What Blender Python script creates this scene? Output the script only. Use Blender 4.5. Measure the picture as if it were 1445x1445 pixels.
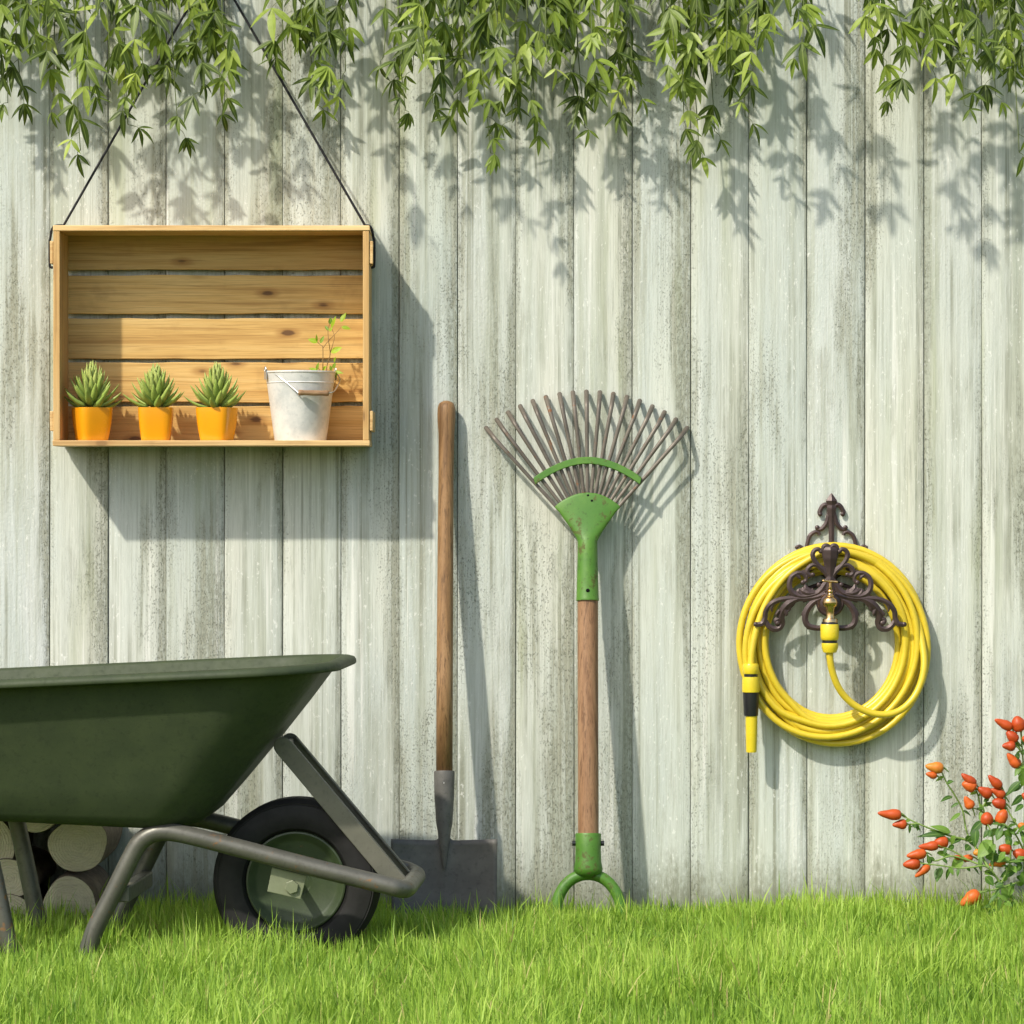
import bpy, math, random
import numpy as np
from mathutils import Vector, Matrix, Quaternion

for o in list(bpy.data.objects):
    bpy.data.objects.remove(o)
SC = bpy.context.scene
COL = SC.collection
R = math.radians
rnd = random.Random(7)

# ------------------------------------------------------------------ camera, sky, sun, exposure
CD, CZ, K = 7.5, 0.8514, 690.0            # distance to the fence, eye height, photo pixels per metre on the fence
cam = bpy.data.cameras.new('camera'); cam.sensor_width = 36; cam.lens = 36 * CD / (1445 / K)
cam.clip_start = 0.1; cam.clip_end = 500
camo = bpy.data.objects.new('camera', cam); COL.objects.link(camo)
camo.location = (0, -CD, CZ); camo.rotation_euler = (R(90), 0, 0); SC.camera = camo

SUN = Vector((0.794, 1.0, -1.187)).normalized()      # the way the light travels
elev = math.asin(-SUN.z)
az = math.atan2(-SUN.x, -SUN.y)                       # compass bearing of the sun from +Y towards +X
w = bpy.data.worlds.new('World'); SC.world = w; w.use_nodes = True
nt = w.node_tree; sky = nt.nodes.new('ShaderNodeTexSky'); sky.sky_type = 'NISHITA'; sky.sun_disc = False
sky.sun_elevation = elev; sky.sun_rotation = az; sky.dust_density = 2.0; sky.ozone_density = 0.6
nt.links.new(sky.outputs[0], nt.nodes['Background'].inputs[0]); nt.nodes['Background'].inputs[1].default_value = 0.15
sl = bpy.data.lights.new('sun', 'SUN'); sl.energy = 3.1; sl.angle = R(1.5); sl.color = (1.0, 0.945, 0.84)
so = bpy.data.objects.new('sun', sl); COL.objects.link(so); so.location = (-4, -6, 7)
so.rotation_euler = SUN.to_track_quat('-Z', 'Y').to_euler()
SC.view_settings.view_transform = 'Standard'; SC.view_settings.look = 'None'
SC.view_settings.exposure = 0.40; SC.view_settings.gamma = 1.0
SC.render.engine = 'CYCLES'
SC.cycles.use_denoising = True
SC.cycles.max_bounces = 8; SC.cycles.transparent_max_bounces = 8
SC.cycles.sample_clamp_indirect = 8

# ------------------------------------------------------------------ helpers: places
def P(px, py, y=0.0):
    """the point at depth y seen at photo pixel (px, py)"""
    s = (CD + y) / CD
    return Vector(((px - 722.5) / K * s, y, CZ + (722.5 - py) / K * s))

def S(n, y=0.0):
    """a length of n photo pixels at depth y"""
    return n / K * (CD + y) / CD

def catmull(pts, n=6, closed=False):
    pts = [Vector(p) for p in pts]
    if len(pts) < 3: return pts
    out = []
    m = len(pts)
    for i in range(m if closed else m - 1):
        if closed:
            a, b, c, d = pts[(i-1) % m], pts[i], pts[(i+1) % m], pts[(i+2) % m]
        else:
            b, c = pts[i], pts[i+1]
            a = pts[i-1] if i else b * 2 - c
            d = pts[i+2] if i + 2 < m else c * 2 - b
        for k in range(n):
            t = k / n
            out.append(0.5 * ((2*b) + (c-a)*t + (2*a-5*b+4*c-d)*t*t + (3*b-a-3*c+d)*t**3))
    if not closed: out.append(pts[-1])
    return out

# ------------------------------------------------------------------ helpers: mesh builder
class MB:
    def __init__(s):
        s.v = []; s.f = []; s.a = []; s.u = []        # a: random per piece, u: across (for midribs)
        s.cur = 0.5
    def add(s, vs, fs, us=None):
        b = len(s.v)
        s.v += [Vector(x) for x in vs]
        s.f += [tuple(i + b for i in f) for f in fs]
        s.a += [s.cur] * len(vs)
        s.u += list(us) if us else [0.5] * len(vs)
        return b
    def box(s, lo, hi, jit=0.0):
        x0, y0, z0 = lo; x1, y1, z1 = hi
        j = lambda: rnd.uniform(-jit, jit)
        s.add([(x0+j(),y0,z0+j()),(x1+j(),y0,z0+j()),(x1+j(),y1,z0+j()),(x0+j(),y1,z0+j()),
               (x0+j(),y0,z1+j()),(x1+j(),y0,z1+j()),(x1+j(),y1,z1+j()),(x0+j(),y1,z1+j())],
              [(0,3,2,1),(4,5,6,7),(0,1,5,4),(1,2,6,5),(2,3,7,6),(3,0,4,7)])
    def tube(s, pts, rad, seg=10, flat=None, caps=True, ref=None):
        """rad: number or list; flat: (direction, factor) squashes the section along a direction"""
        pts = [Vector(p) for p in pts]; n = len(pts)
        if not hasattr(rad, '__len__'): rad = [rad] * n
        if len(rad) != n:
            rad = [float(np.interp(i/(n-1), np.linspace(0, 1, len(rad)), rad)) for i in range(n)]
        tg = []
        for i in range(n):
            d = pts[min(i+1, n-1)] - pts[max(i-1, 0)]
            tg.append(d.normalized() if d.length > 1e-9 else Vector((0, 0, 1)))
        nrm = tg[0].orthogonal().normalized()
        if ref is not None:
            r0 = Vector(ref); nrm = (r0 - tg[0] * r0.dot(tg[0])).normalized()
        vs = []
        for i in range(n):
            if i:
                q = tg[i-1].rotation_difference(tg[i]); nrm = q @ nrm
                nrm = (nrm - tg[i] * nrm.dot(tg[i])).normalized()
            bn = tg[i].cross(nrm)
            for k in range(seg):
                a = 2*math.pi*k/seg
                off = (nrm*math.cos(a) + bn*math.sin(a)) * rad[i]
                if flat:
                    fd, ff = flat; fd = Vector(fd)
                    off -= fd * off.dot(fd) * (1 - ff)
                vs.append(pts[i] + off)
        fs = [(i*seg+k, i*seg+(k+1) % seg, (i+1)*seg+(k+1) % seg, (i+1)*seg+k) for i in range(n-1) for k in range(seg)]
        if caps:
            fs.append(tuple(range(seg-1, -1, -1))); fs.append(tuple((n-1)*seg+k for k in range(seg)))
        s.add(vs, fs)
    def lathe(s, prof, seg=32, M=None, closed=False, caps=True):
        """prof: (radius, height) about local Z"""
        n = len(prof); vs = []
        for r, h in prof:
            for k in range(seg):
                a = 2*math.pi*k/seg
                p = Vector((r*math.cos(a), r*math.sin(a), h))
                vs.append(M @ p if M else p)
        fs = [(i*seg+k, i*seg+(k+1) % seg, (i+1)*seg+(k+1) % seg, (i+1)*seg+k) for i in range(n-1) for k in range(seg)]
        if closed:
            fs += [((n-1)*seg+k, (n-1)*seg+(k+1) % seg, (k+1) % seg, k) for k in range(seg)]
        elif caps:
            if prof[0][0] > 1e-6: fs.append(tuple(range(seg-1, -1, -1)))
            if prof[-1][0] > 1e-6: fs.append(tuple((n-1)*seg+k for k in range(seg)))
        s.add(vs, fs)
    def ball(s, c, r, seg=10, sc=(1, 1, 1)):
        n = 7
        prof = [(max(1e-5, math.sin(math.pi*i/(n-1)))*r, -math.cos(math.pi*i/(n-1))*r) for i in range(n)]
        s.lathe(prof, seg, Matrix.Translation(Vector(c)) @ Matrix.Diagonal((*sc, 1)))
    def prism(s, poly, d):
        """poly: world points in order, d: offset vector for the other side"""
        n = len(poly); d = Vector(d); poly = [Vector(p) for p in poly]
        vs = poly + [p + d for p in poly]
        s.add(vs, [tuple(range(n-1, -1, -1)), tuple(range(n, 2*n))] + [(i, (i+1) % n, (i+1) % n + n, i + n) for i in range(n)])
    def leaf(s, base, d, nrm, L, W, bend=0.25, fold=0.25, n=6, tip=1.0, shape=0.75):
        """a pointed leaf: creased along the midrib, bending away from its normal"""
        d = Vector(d).normalized(); nrm = Vector(nrm); nrm = (nrm - d*nrm.dot(d))
        nrm = nrm.normalized() if nrm.length > 1e-6 else d.orthogonal().normalized()
        sd = d.cross(nrm)
        vs = []; us = []
        p = Vector(base); dd = d.copy(); nn = nrm.copy()
        for i in range(n + 1):
            t = i / n
            wd = W * 0.5 * (math.sin(math.pi * min(1, t**shape)) ** 0.9 if 0 < t < 1 else 0.0)
            wd = max(wd, W*0.025)
            vs += [p + sd*wd + nn*wd*fold, p.copy(), p - sd*wd + nn*wd*fold]
            us += [0.0, 1.0, 0.0]
            q = Quaternion(sd, -bend / n); dd = q @ dd; nn = q @ nn
            p = p + dd * (L / n)
        fs = []
        for i in range(n):
            a = i*3
            fs += [(a, a+1, a+4, a+3), (a+1, a+2, a+5, a+4)]
        s.add(vs, fs, us)
    def build(s, name, mat, parent=None, smooth=True, origin=None, bevel=0, solid=0, local=False, angle=40, sub=0):
        off = Vector((0, 0, 0))
        if not local:
            if parent is not None:
                q = parent
                while q is not None: off += q.location; q = q.parent
            elif origin is not None: off = Vector(origin)
        me = bpy.data.meshes.new(name)
        me.from_pydata([tuple(v - off) for v in s.v], [], s.f)
        at = me.attributes.new('rnd', 'FLOAT', 'POINT'); at.data.foreach_set('value', np.array(s.a, dtype=np.float32))
        at = me.attributes.new('mid', 'FLOAT', 'POINT'); at.data.foreach_set('value', np.array(s.u, dtype=np.float32))
        me.update()
        o = bpy.data.objects.new(name, me); COL.objects.link(o)
        me.materials.append(mat)
        if smooth:
            me.polygons.foreach_set('use_smooth', [True]*len(me.polygons))
            if angle: me.set_sharp_from_angle(angle=R(angle))
        if parent is not None: o.parent = parent
        elif origin is not None: o.location = origin
        if solid:
            m = o.modifiers.new('solid', 'SOLIDIFY'); m.thickness = solid; m.offset = 0
        if sub:
            m = o.modifiers.new('sub', 'SUBSURF'); m.levels = m.render_levels = sub
        if bevel:
            m = o.modifiers.new('bevel', 'BEVEL'); m.width = bevel; m.segments = 2; m.limit_method = 'ANGLE'; m.angle_limit = R(35)
        return o

def tag(o, label, cat, group=None):
    o['label'] = label; o['category'] = cat
    if group: o['group'] = group
    return o
def thing(name, label, cat, loc, group=None, rz=0):
    o = bpy.data.objects.new(name, None); COL.objects.link(o); o.location = loc; o.rotation_euler = (0, 0, rz)
    o.empty_display_size = 0.05
    return tag(o, label, cat, group)

# ------------------------------------------------------------------ helpers: materials
class G:
    def __init__(s, name):
        s.m = bpy.data.materials.new(name); s.m.use_nodes = True; s.t = s.m.node_tree
        s.b = s.t.nodes['Principled BSDF']; s.out = s.t.nodes['Material Output']
    def put(s, sock, v):
        if isinstance(v, bpy.types.NodeSocket): s.t.links.new(v, sock)
        else:
            if sock.type == 'RGBA' and len(v) == 3: v = (*v, 1)
            sock.default_value = v
    def n(s, typ, ins=None, out=0, **pr):
        nd = s.t.nodes.new('ShaderNode' + typ)
        for k, v in pr.items(): setattr(nd, k, v)
        for k, v in (ins or {}).items(): s.put(nd.inputs[k], v)
        return nd.outputs[out]
    def math(s, op, a, b=0.0, c=0.0, clamp=False):
        return s.n('Math', {0: a, 1: b, 2: c}, operation=op, use_clamp=clamp)
    def mix(s, f, a, b, blend='MIX'):
        return s.n('Mix', {0: f, 6: a, 7: b}, out=2, data_type='RGBA', blend_type=blend)
    def step(s, x, lo, hi, a=0.0, b=1.0):
        return s.n('MapRange', {0: x, 1: lo, 2: hi, 3: a, 4: b}, interpolation_type='SMOOTHSTEP')
    def ramp(s, f, stops):
        nd = s.t.nodes.new('ShaderNodeValToRGB'); s.put(nd.inputs[0], f)
        e = nd.color_ramp.elements
        while len(e) > 1: e.remove(e[-1])
        e[0].position = stops[0][0]; e[0].color = (*stops[0][1], 1)
        for p, c in stops[1:]:
            q = e.new(p); q.color = (*c, 1)
        return nd.outputs[0]
    def coords(s, sc=(1, 1, 1), seed=True):
        if not hasattr(s, 'pc'):
            tc = s.n('TexCoord', out='Object'); s.tc = tc
            s.rand = s.n('ObjectInfo', out='Random')
            sv = s.n('CombineXYZ', {0: s.math('MULTIPLY', s.rand, 37.1), 1: s.math('MULTIPLY', s.rand, 13.7), 2: s.math('MULTIPLY', s.rand, 91.3)})
            s.pc = s.n('VectorMath', {0: tc, 1: sv}, operation='ADD')
        return s.n('VectorMath', {0: s.pc if seed else s.tc, 1: sc}, operation='MULTIPLY')
    def noise(s, sc, detail=4, rough=0.55, dist=0.0, seed=True):
        return s.n('TexNoise', {'Vector': s.coords(sc, seed), 'Scale': 1.0, 'Detail': detail, 'Roughness': rough, 'Distortion': dist})
    def bump(s, h, dist=0.001, strength=1.0):
        s.put(s.b.inputs['Normal'], s.n('Bump', {'Height': h, 'Distance': dist, 'Strength': strength}))
    def set(s, **k):
        for n_, v in k.items(): s.put(s.b.inputs[n_.replace('_', ' ')], v)
        return s.m

def m_plank():
    g = G('weathered_paint')
    g.coords()
    tint = g.noise((6, 6, 0.9), 3)
    patch = g.noise((9, 9, 1.6), 4, 0.6)
    streak = g.noise((34, 34, 1.1), 5, 0.62)
    grain = g.noise((120, 120, 2.6), 5, 0.68, 0.3)
    fine = g.noise((620, 620, 16), 3, 0.7)
    brush = g.noise((280, 280, 4.5), 4, 0.7)
    speck = g.noise((360, 360, 210), 3, 0.6)
    speck2 = g.noise((150, 150, 70), 4, 0.7)
    lump = g.noise((190, 190, 150), 3, 0.6)
    col = g.ramp(tint, [(0.30, (0.645, 0.64, 0.565)), (0.44, (0.595, 0.615, 0.555)), (0.57, (0.54, 0.575, 0.54)), (0.70, (0.64, 0.655, 0.63))])
    pl = g.ramp(g.math('FRACT', g.math('MULTIPLY', g.rand, 7.31)), [(0.0, (0.985, 1.0, 0.975)), (0.35, (1.0, 0.99, 0.95)), (0.7, (0.90, 0.93, 0.90)), (1.0, (1.03, 1.02, 1.0))])
    col = g.mix(1.0, col, pl, 'MULTIPLY')
    # brushed streaks of thinner paint
    col = g.mix(g.math('MULTIPLY', g.step(streak, 0.45, 0.66), 0.62), col, (0.37, 0.395, 0.30))
    col = g.mix(g.math('MULTIPLY', g.step(brush, 0.48, 0.70), 0.42), col, (0.34, 0.35, 0.27))
    col = g.mix(g.math('MULTIPLY', g.step(fine, 0.46, 0.72), 0.36), col, (0.30, 0.31, 0.25))
    drip = g.noise((75, 75, 0.55), 4, 0.6)
    area = g.step(g.noise((8, 8, 2.2), 4, 0.65), 0.40, 0.62)
    col = g.mix(g.math('MULTIPLY', g.math('MULTIPLY', g.step(drip, 0.50, 0.66), area), 0.85), col, (0.245, 0.255, 0.19))
    drip2 = g.noise((46, 46, 0.9), 3, 0.6)
    col = g.mix(g.math('MULTIPLY', g.step(drip2, 0.60, 0.68), 0.50), col, (0.78, 0.775, 0.71))
    # bare grey wood where the paint has gone, mostly along edges
    lx = g.n('SeparateXYZ', {0: g.tc}, out=0)
    ax = g.math('ABSOLUTE', lx)
    edge = g.step(ax, 0.034, 0.059)
    side = g.step(lx, -0.055, 0.058)
    wsum = g.math('ADD', g.math('MULTIPLY', patch, 0.55), g.math('MULTIPLY', streak, 0.45))
    wsum = g.math('ADD', wsum, g.math('MULTIPLY', edge, 0.085))
    wsum = g.math('ADD', wsum, g.math('MULTIPLY', side, 0.05))
    wear = g.step(wsum, 0.525, 0.630)
    brk = g.step(g.math('ADD', g.math('MULTIPLY', grain, 0.6), g.math('MULTIPLY', speck2, 0.4)), 0.42, 0.56)
    wearm = g.math('MULTIPLY', wear, g.math('ADD', 0.25, g.math('MULTIPLY', brk, 0.75)))
    wood = g.ramp(grain, [(0.34, (0.10, 0.105, 0.075)), (0.52, (0.25, 0.255, 0.19)), (0.68, (0.43, 0.43, 0.34))])
    col = g.mix(g.math('MULTIPLY', wearm, 0.86), col, wood)
    worn = g.math('MULTIPLY', g.step(g.noise((13, 13, 3.4), 6, 0.72), 0.52, 0.64), g.step(g.math('ADD', g.math('MULTIPLY', grain, 0.5), g.math('MULTIPLY', brush, 0.5)), 0.40, 0.60))
    col = g.mix(g.math('MULTIPLY', worn, 0.58), col, g.mix(brush, (0.20, 0.205, 0.15), (0.47, 0.48, 0.40)))
    # pits and flakes
    pz = g.math('MULTIPLY', g.step(speck, 0.575, 0.655), g.step(g.math('ADD', patch, g.math('MULTIPLY', edge, 0.12)), 0.47, 0.62))
    col = g.mix(g.math('MULTIPLY', pz, 0.55), col, (0.12, 0.125, 0.09))
    fl = g.math('MULTIPLY', g.step(speck2, 0.60, 0.66), g.step(patch, 0.5, 0.40))
    col = g.mix(g.math('MULTIPLY', fl, 0.55), col, (0.80, 0.80, 0.74))
    # small nail-sized dark spots and mossy tint
    moss = g.math('MULTIPLY', g.step(g.noise((11, 11, 0.8), 4, 0.6), 0.55, 0.72), 0.40)
    col = g.mix(moss, col, (0.34, 0.375, 0.20))
    # splash-back dirt at the foot of the boards
    z = g.n('SeparateXYZ', {0: g.n('NewGeometry', out='Position')}, out=2)
    dz = g.math('ADD', z, g.math('MULTIPLY', g.math('SUBTRACT', speck2, 0.5), 0.16))
    dz = g.math('ADD', dz, g.math('MULTIPLY', g.math('SUBTRACT', streak, 0.5), 0.20))
    col = g.mix(g.math('MULTIPLY', g.step(dz, 0.165, 0.03), 0.80), col, (0.17, 0.175, 0.11))
    h = g.math('MULTIPLY', grain, 0.5)
    h = g.math('ADD', h, g.math('MULTIPLY', fine, 0.25))
    h = g.math('ADD', h, g.math('MULTIPLY', lump, g.math('MULTIPLY', g.step(tint, 0.42, 0.60), 0.55)))
    h = g.math('SUBTRACT', h, g.math('MULTIPLY', wearm, 0.35)); h = g.math('SUBTRACT', h, g.math('MULTIPLY', worn, 0.25))
    h = g.math('SUBTRACT', h, g.math('MULTIPLY', pz, 0.45))
    g.bump(h, 0.0024, 0.8)
    return g.set(Base_Color=col, Roughness=0.72, Specular_IOR_Level=0.3)

def m_wood(name, light, mid, dark, ax='x', knots=0.0, rough=0.55, freq=1.0, bump=0.0006, ln=0.45):
    g = G(name); g.coords()
    def sc(a, b): return {'x': (a, b, b), 'z': (b, b, a)}[ax]
    warp = g.noise(sc(2.2*freq, 14*freq), 3, 0.5)
    rings = g.noise(sc(1.6*freq, 60*freq), 4, 0.6, 0.6)
    fib = g.noise(sc(9*freq, 420*freq), 3, 0.6)
    lines = g.noise(sc(3.0*freq, 170*freq), 4, 0.7, 0.4)
    f = g.math('ADD', g.math('MULTIPLY', rings, 0.6), g.math('MULTIPLY', warp, 0.4))
    col = g.ramp(f, [(0.33, dark), (0.46, mid), (0.60, light)])
    col = g.mix(g.math('MULTIPLY', g.step(fib, 0.5, 0.72), 0.35), col, dark)
    col = g.mix(g.math('MULTIPLY', g.step(lines, 0.52, 0.64), ln), col, tuple(x*0.8 for x in dark))
    tone = g.math('ADD', 0.86, g.math('MULTIPLY', g.math('FRACT', g.math('MULTIPLY', g.rand, 5.7)), 0.22))
    col = g.mix(1.0, col, g.n('CombineXYZ', {0: tone, 1: tone, 2: tone}), 'MULTIPLY')
    if knots:
        v = g.n('TexVoronoi', {'Vector': g.coords(sc(7.0, 17.0)), 'Scale': 1.0}, out='Distance', feature='F1')
        v = g.math('ADD', v, g.math('MULTIPLY', g.math('SUBTRACT', fib, 0.5), 0.10))
        col = g.mix(g.math('MULTIPLY', g.step(v, 0.24, 0.10), 0.55*knots), col, (dark[0]*0.75, dark[1]*0.6, dark[2]*0.45))
        col = g.mix(g.math('MULTIPLY', g.step(v, 0.12, 0.07), 0.85*knots), col, (0.085, 0.035, 0.014))
    dirt = g.step(g.noise((9, 9, 9), 4, 0.65), 0.55, 0.75)
    col = g.mix(g.math('MULTIPLY', dirt, 0.30), col, (dark[0]*0.6, dark[1]*0.6, dark[2]*0.6))
    hair = g.noise(sc(14*freq, 900*freq), 2, 0.6)
    col = g.mix(g.math('MULTIPLY', g.step(hair, 0.52, 0.66), 0.30), col, tuple(x*0.7 for x in dark))
    g.bump(g.math('ADD', g.math('MULTIPLY', fib, 0.6), g.math('MULTIPLY', rings, 0.5)), bump, 0.7)
    return g.set(Base_Color=col, Roughness=rough, Specular_IOR_Level=0.35)

def m_metal(name, base, var, rust=0.0, rough=0.45, metal=0.0, dirt=0.3, spec=0.5, rustcol=(0.16, 0.065, 0.022), bump=0.0004, rsc=1.0):
    g = G(name); g.coords()
    a = g.noise((14, 14, 14), 5, 0.65)
    b = g.noise((90*rsc, 90*rsc, 90*rsc), 4, 0.7)
    c = g.noise((420, 420, 420), 2, 0.5)
    col = g.mix(g.step(a, 0.35, 0.68), base, var)
    col = g.mix(g.math('MULTIPLY', g.step(b, 0.52, 0.70), dirt), col, tuple(x*0.45 for x in base))
    rm = 0.0
    if rust:
        s_ = g.math('ADD', g.math('MULTIPLY', g.noise((26*rsc, 26*rsc, 26*rsc), 5, 0.7), 0.62), g.math('MULTIPLY', b, 0.38))
        rm = g.step(s_, 0.66 - 0.14*rust, 0.72 - 0.12*rust)
        col = g.mix(g.math('MULTIPLY', rm, 0.85), col, g.mix(c, rustcol, tuple(x*2.1 for x in rustcol)))
    ro = g.math('ADD', rough, g.math('MULTIPLY', g.math('SUBTRACT', b, 0.5), 0.35), clamp=True)
    if rust: ro = g.math('ADD', ro, g.math('MULTIPLY', rm, 0.25), clamp=True)
    g.bump(g.math('ADD', g.math('MULTIPLY', b, 0.7), g.math('MULTIPLY', c, 0.3)), bump, 0.6)
    return g.set(Base_Color=col, Roughness=ro, Metallic=metal, Specular_IOR_Level=spec)

def m_plain(name, base, rough=0.4, spec=0.5, metal=0.0, vary=0.12, sc=40, bump=0.0, coat=0.0):
    g = G(name); g.coords()
    a = g.noise((sc, sc, sc), 4, 0.6)
    col = g.mix(g.step(a, 0.35, 0.7), base, tuple(x*(1-vary) for x in base))
    if bump: g.bump(a, bump, 0.5)
    ro = g.math('ADD', rough, g.math('MULTIPLY', g.math('SUBTRACT', a, 0.5), 0.2), clamp=True)
    return g.set(Base_Color=col, Roughness=ro, Specular_IOR_Level=spec, Metallic=metal, Coat_Weight=coat, Coat_Roughness=0.15)

def m_leaf(name, stops, rib, transl=0.45, rough=0.45, ribf=0.5, spec=0.35):
    """thin leaves: colour by each leaf's own random number, paler midrib, light passing through"""
    g = G(name); g.coords()
    a = g.n('Attribute', out='Fac', attribute_name='rnd')
    col = g.ramp(a, stops)
    nz = g.noise((60, 60, 60), 3, 0.6)
    col = g.mix(g.math('MULTIPLY', g.step(nz, 0.45, 0.7), 0.25), col, tuple(c*0.7 for c in stops[0][1]))
    mid = g.n('Attribute', out='Fac', attribute_name='mid')
    if ribf: col = g.mix(g.math('MULTIPLY', g.step(mid, 0.80, 0.97), ribf), col, rib)
    g.set(Base_Color=col, Roughness=rough, Specular_IOR_Level=spec)
    tr = g.n('BsdfTranslucent', {0: g.mix(1.0, col, (1.25, 1.3, 0.55), 'MULTIPLY')})
    ms = g.n('MixShader', {0: transl, 1: g.b.outputs[0], 2: tr})
    g.t.links.new(ms, g.out.inputs[0])
    return g.m

M = {}
M['plank'] = m_plank()
M['pine'] = m_wood('pine_board', (0.72, 0.49, 0.19), (0.63, 0.39, 0.125), (0.38, 0.195, 0.05), 'x', 1.0)
M['pine_v'] = m_wood('pine_upright', (0.70, 0.47, 0.20), (0.62, 0.38, 0.14), (0.42, 0.22, 0.07), 'z', 0.6)
M['pine_edge'] = m_wood('pine_pale', (0.74, 0.53, 0.25), (0.66, 0.43, 0.18), (0.45, 0.25, 0.09), 'x', 0.5)
M['ash'] = m_wood('spade_shaft_wood', (0.36, 0.21, 0.095), (0.29, 0.16, 0.066), (0.15, 0.078, 0.032), 'z', 0, 0.55, 1.2, 0.0014, 0.75)
M['ash2'] = m_wood('rake_shaft_wood', (0.385, 0.225, 0.12), (0.315, 0.17, 0.085), (0.16, 0.078, 0.038), 'z', 0, 0.55, 1.2, 0.0014, 0.75)
M['grip'] = m_wood('grip_wood', (0.36, 0.23, 0.12), (0.27, 0.16, 0.08), (0.12, 0.065, 0.03), 'x', 0, 0.5, 2)
M['bark'] = m_metal('bark', (0.16, 0.125, 0.09), (0.24, 0.19, 0.14), 0, 0.9, 0, 0.7, 0.1, bump=0.006)
M['spade'] = m_metal('spade_steel', (0.108, 0.103, 0.092), (0.145, 0.138, 0.122), 0.16, 0.55, 0.05, 0.4, 0.3)
M['greenpaint'] = m_metal('green_enamel', (0.060, 0.172, 0.015), (0.092, 0.215, 0.022), 0.85, 0.5, 0, 0.55, rustcol=(0.055, 0.050, 0.012))
M['tine'] = m_metal('tine_steel', (0.115, 0.097, 0.077), (0.165, 0.14, 0.11), 0.6, 0.5, 0.3, 0.4)
M['barrow'] = m_metal('barrow_paint', (0.040, 0.054, 0.025), (0.050, 0.066, 0.029), 0.0, 0.60, 0, 0.35, 0.3)
M['frame'] = m_metal('frame_tube_steel', (0.098, 0.096, 0.078), (0.13, 0.127, 0.104), 0.62, 0.42, 0.35, 0.4, rustcol=(0.15, 0.075, 0.025))
M['strut'] = m_metal('strut_steel', (0.125, 0.122, 0.092), (0.15, 0.145, 0.11), 0.1, 0.5, 0.3, 0.3)
M['disc'] = m_metal('wheel_disc_paint', (0.029, 0.047, 0.017), (0.042, 0.062, 0.025), 0.05, 0.5, 0, 0.3)
M['bracket'] = m_metal('pale_bracket_paint', (0.165, 0.185, 0.105), (0.20, 0.22, 0.135), 0.05, 0.5, 0.1, 0.2)
M['rubber'] = m_plain('rubber', (0.017, 0.0165, 0.016), 0.66, 0.28, 0, 0.3, 30, 0.0006)
M['black'] = m_plain('black_plastic', (0.014, 0.014, 0.015), 0.35, 0.5)
M['rope'] = m_plain('black_cord', (0.012, 0.012, 0.012), 0.6, 0.3, 0, 0.3, 300, 0.001)
M['iron'] = m_metal('cast_iron', (0.050, 0.031, 0.028), (0.072, 0.046, 0.042), 0.15, 0.42, 0.3, 0.35, 0.5, (0.11, 0.05, 0.03), 0.0012)
M['brass'] = m_metal('brass', (0.72, 0.46, 0.20), (0.80, 0.55, 0.27), 0, 0.24, 1.0, 0.25, 0.5, bump=0.0003)
M['hose'] = m_plain('yellow_hose', (0.66, 0.495, 0.030), 0.36, 0.5, 0, 0.08, 60)
M['yplastic'] = m_plain('yellow_plastic', (0.70, 0.54, 0.025), 0.3, 0.5, 0, 0.05, 60)
M['pot'] = m_plain('orange_glaze', (0.82, 0.33, 0.008), 0.24, 0.5, 0, 0.06, 25, coat=0.3)
M['soil'] = m_plain('soil', (0.035, 0.024, 0.015), 0.95, 0.1, 0, 0.5, 220, 0.004)
M['zinc'] = m_metal('whitewashed_zinc', (0.74, 0.72, 0.665), (0.50, 0.515, 0.49), 0.0, 0.45, 0.12, 0.28, 0.5, bump=0.0005)
M['zincwire'] = m_metal('zinc_wire', (0.45, 0.45, 0.43), (0.55, 0.55, 0.52), 0, 0.35, 0.7, 0.2)
M['hole'] = m_plain('dark_hole', (0.006, 0.006, 0.006), 0.8, 0.1)
M['chrome'] = m_plain('rivet_steel', (0.62, 0.60, 0.55), 0.35, 0.5, 0.6)
M['vine'] = m_leaf('vine_leaf', [(0.0, (0.048, 0.078, 0.010)), (0.4, (0.092, 0.140, 0.016)), (0.70, (0.225, 0.310, 0.038)), (1.0, (0.43, 0.51, 0.105))], (0.32, 0.40, 0.10), 0.26)
M['vinestem'] = m_plain('vine_stem', (0.10, 0.13, 0.035), 0.6, 0.3)
M['agave'] = m_leaf('succulent_leaf', [(0.0, (0.215, 0.33, 0.058)), (0.5, (0.35, 0.45, 0.095)), (1.0, (0.54, 0.58, 0.18))], (0.33, 0.45, 0.15), 0.12, 0.42, 0.35)
M['sapling'] = m_leaf('seedling_leaf', [(0.0, (0.10, 0.22, 0.02)), (0.5, (0.26, 0.46, 0.025)), (1.0, (0.46, 0.64, 0.03))], (0.45, 0.6, 0.1), 0.5)
M['saplingstem'] = m_plain('seedling_stem', (0.25, 0.15, 0.05), 0.6, 0.3)
M['chilileaf'] = m_leaf('chilli_leaf', [(0.0, (0.045, 0.11, 0.022)), (0.45, (0.085, 0.19, 0.030)), (1.0, (0.24, 0.40, 0.07))], (0.25, 0.4, 0.1), 0.4)
M['chilistem'] = m_plain('chilli_stem', (0.21, 0.31, 0.075), 0.55, 0.3)

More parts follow.
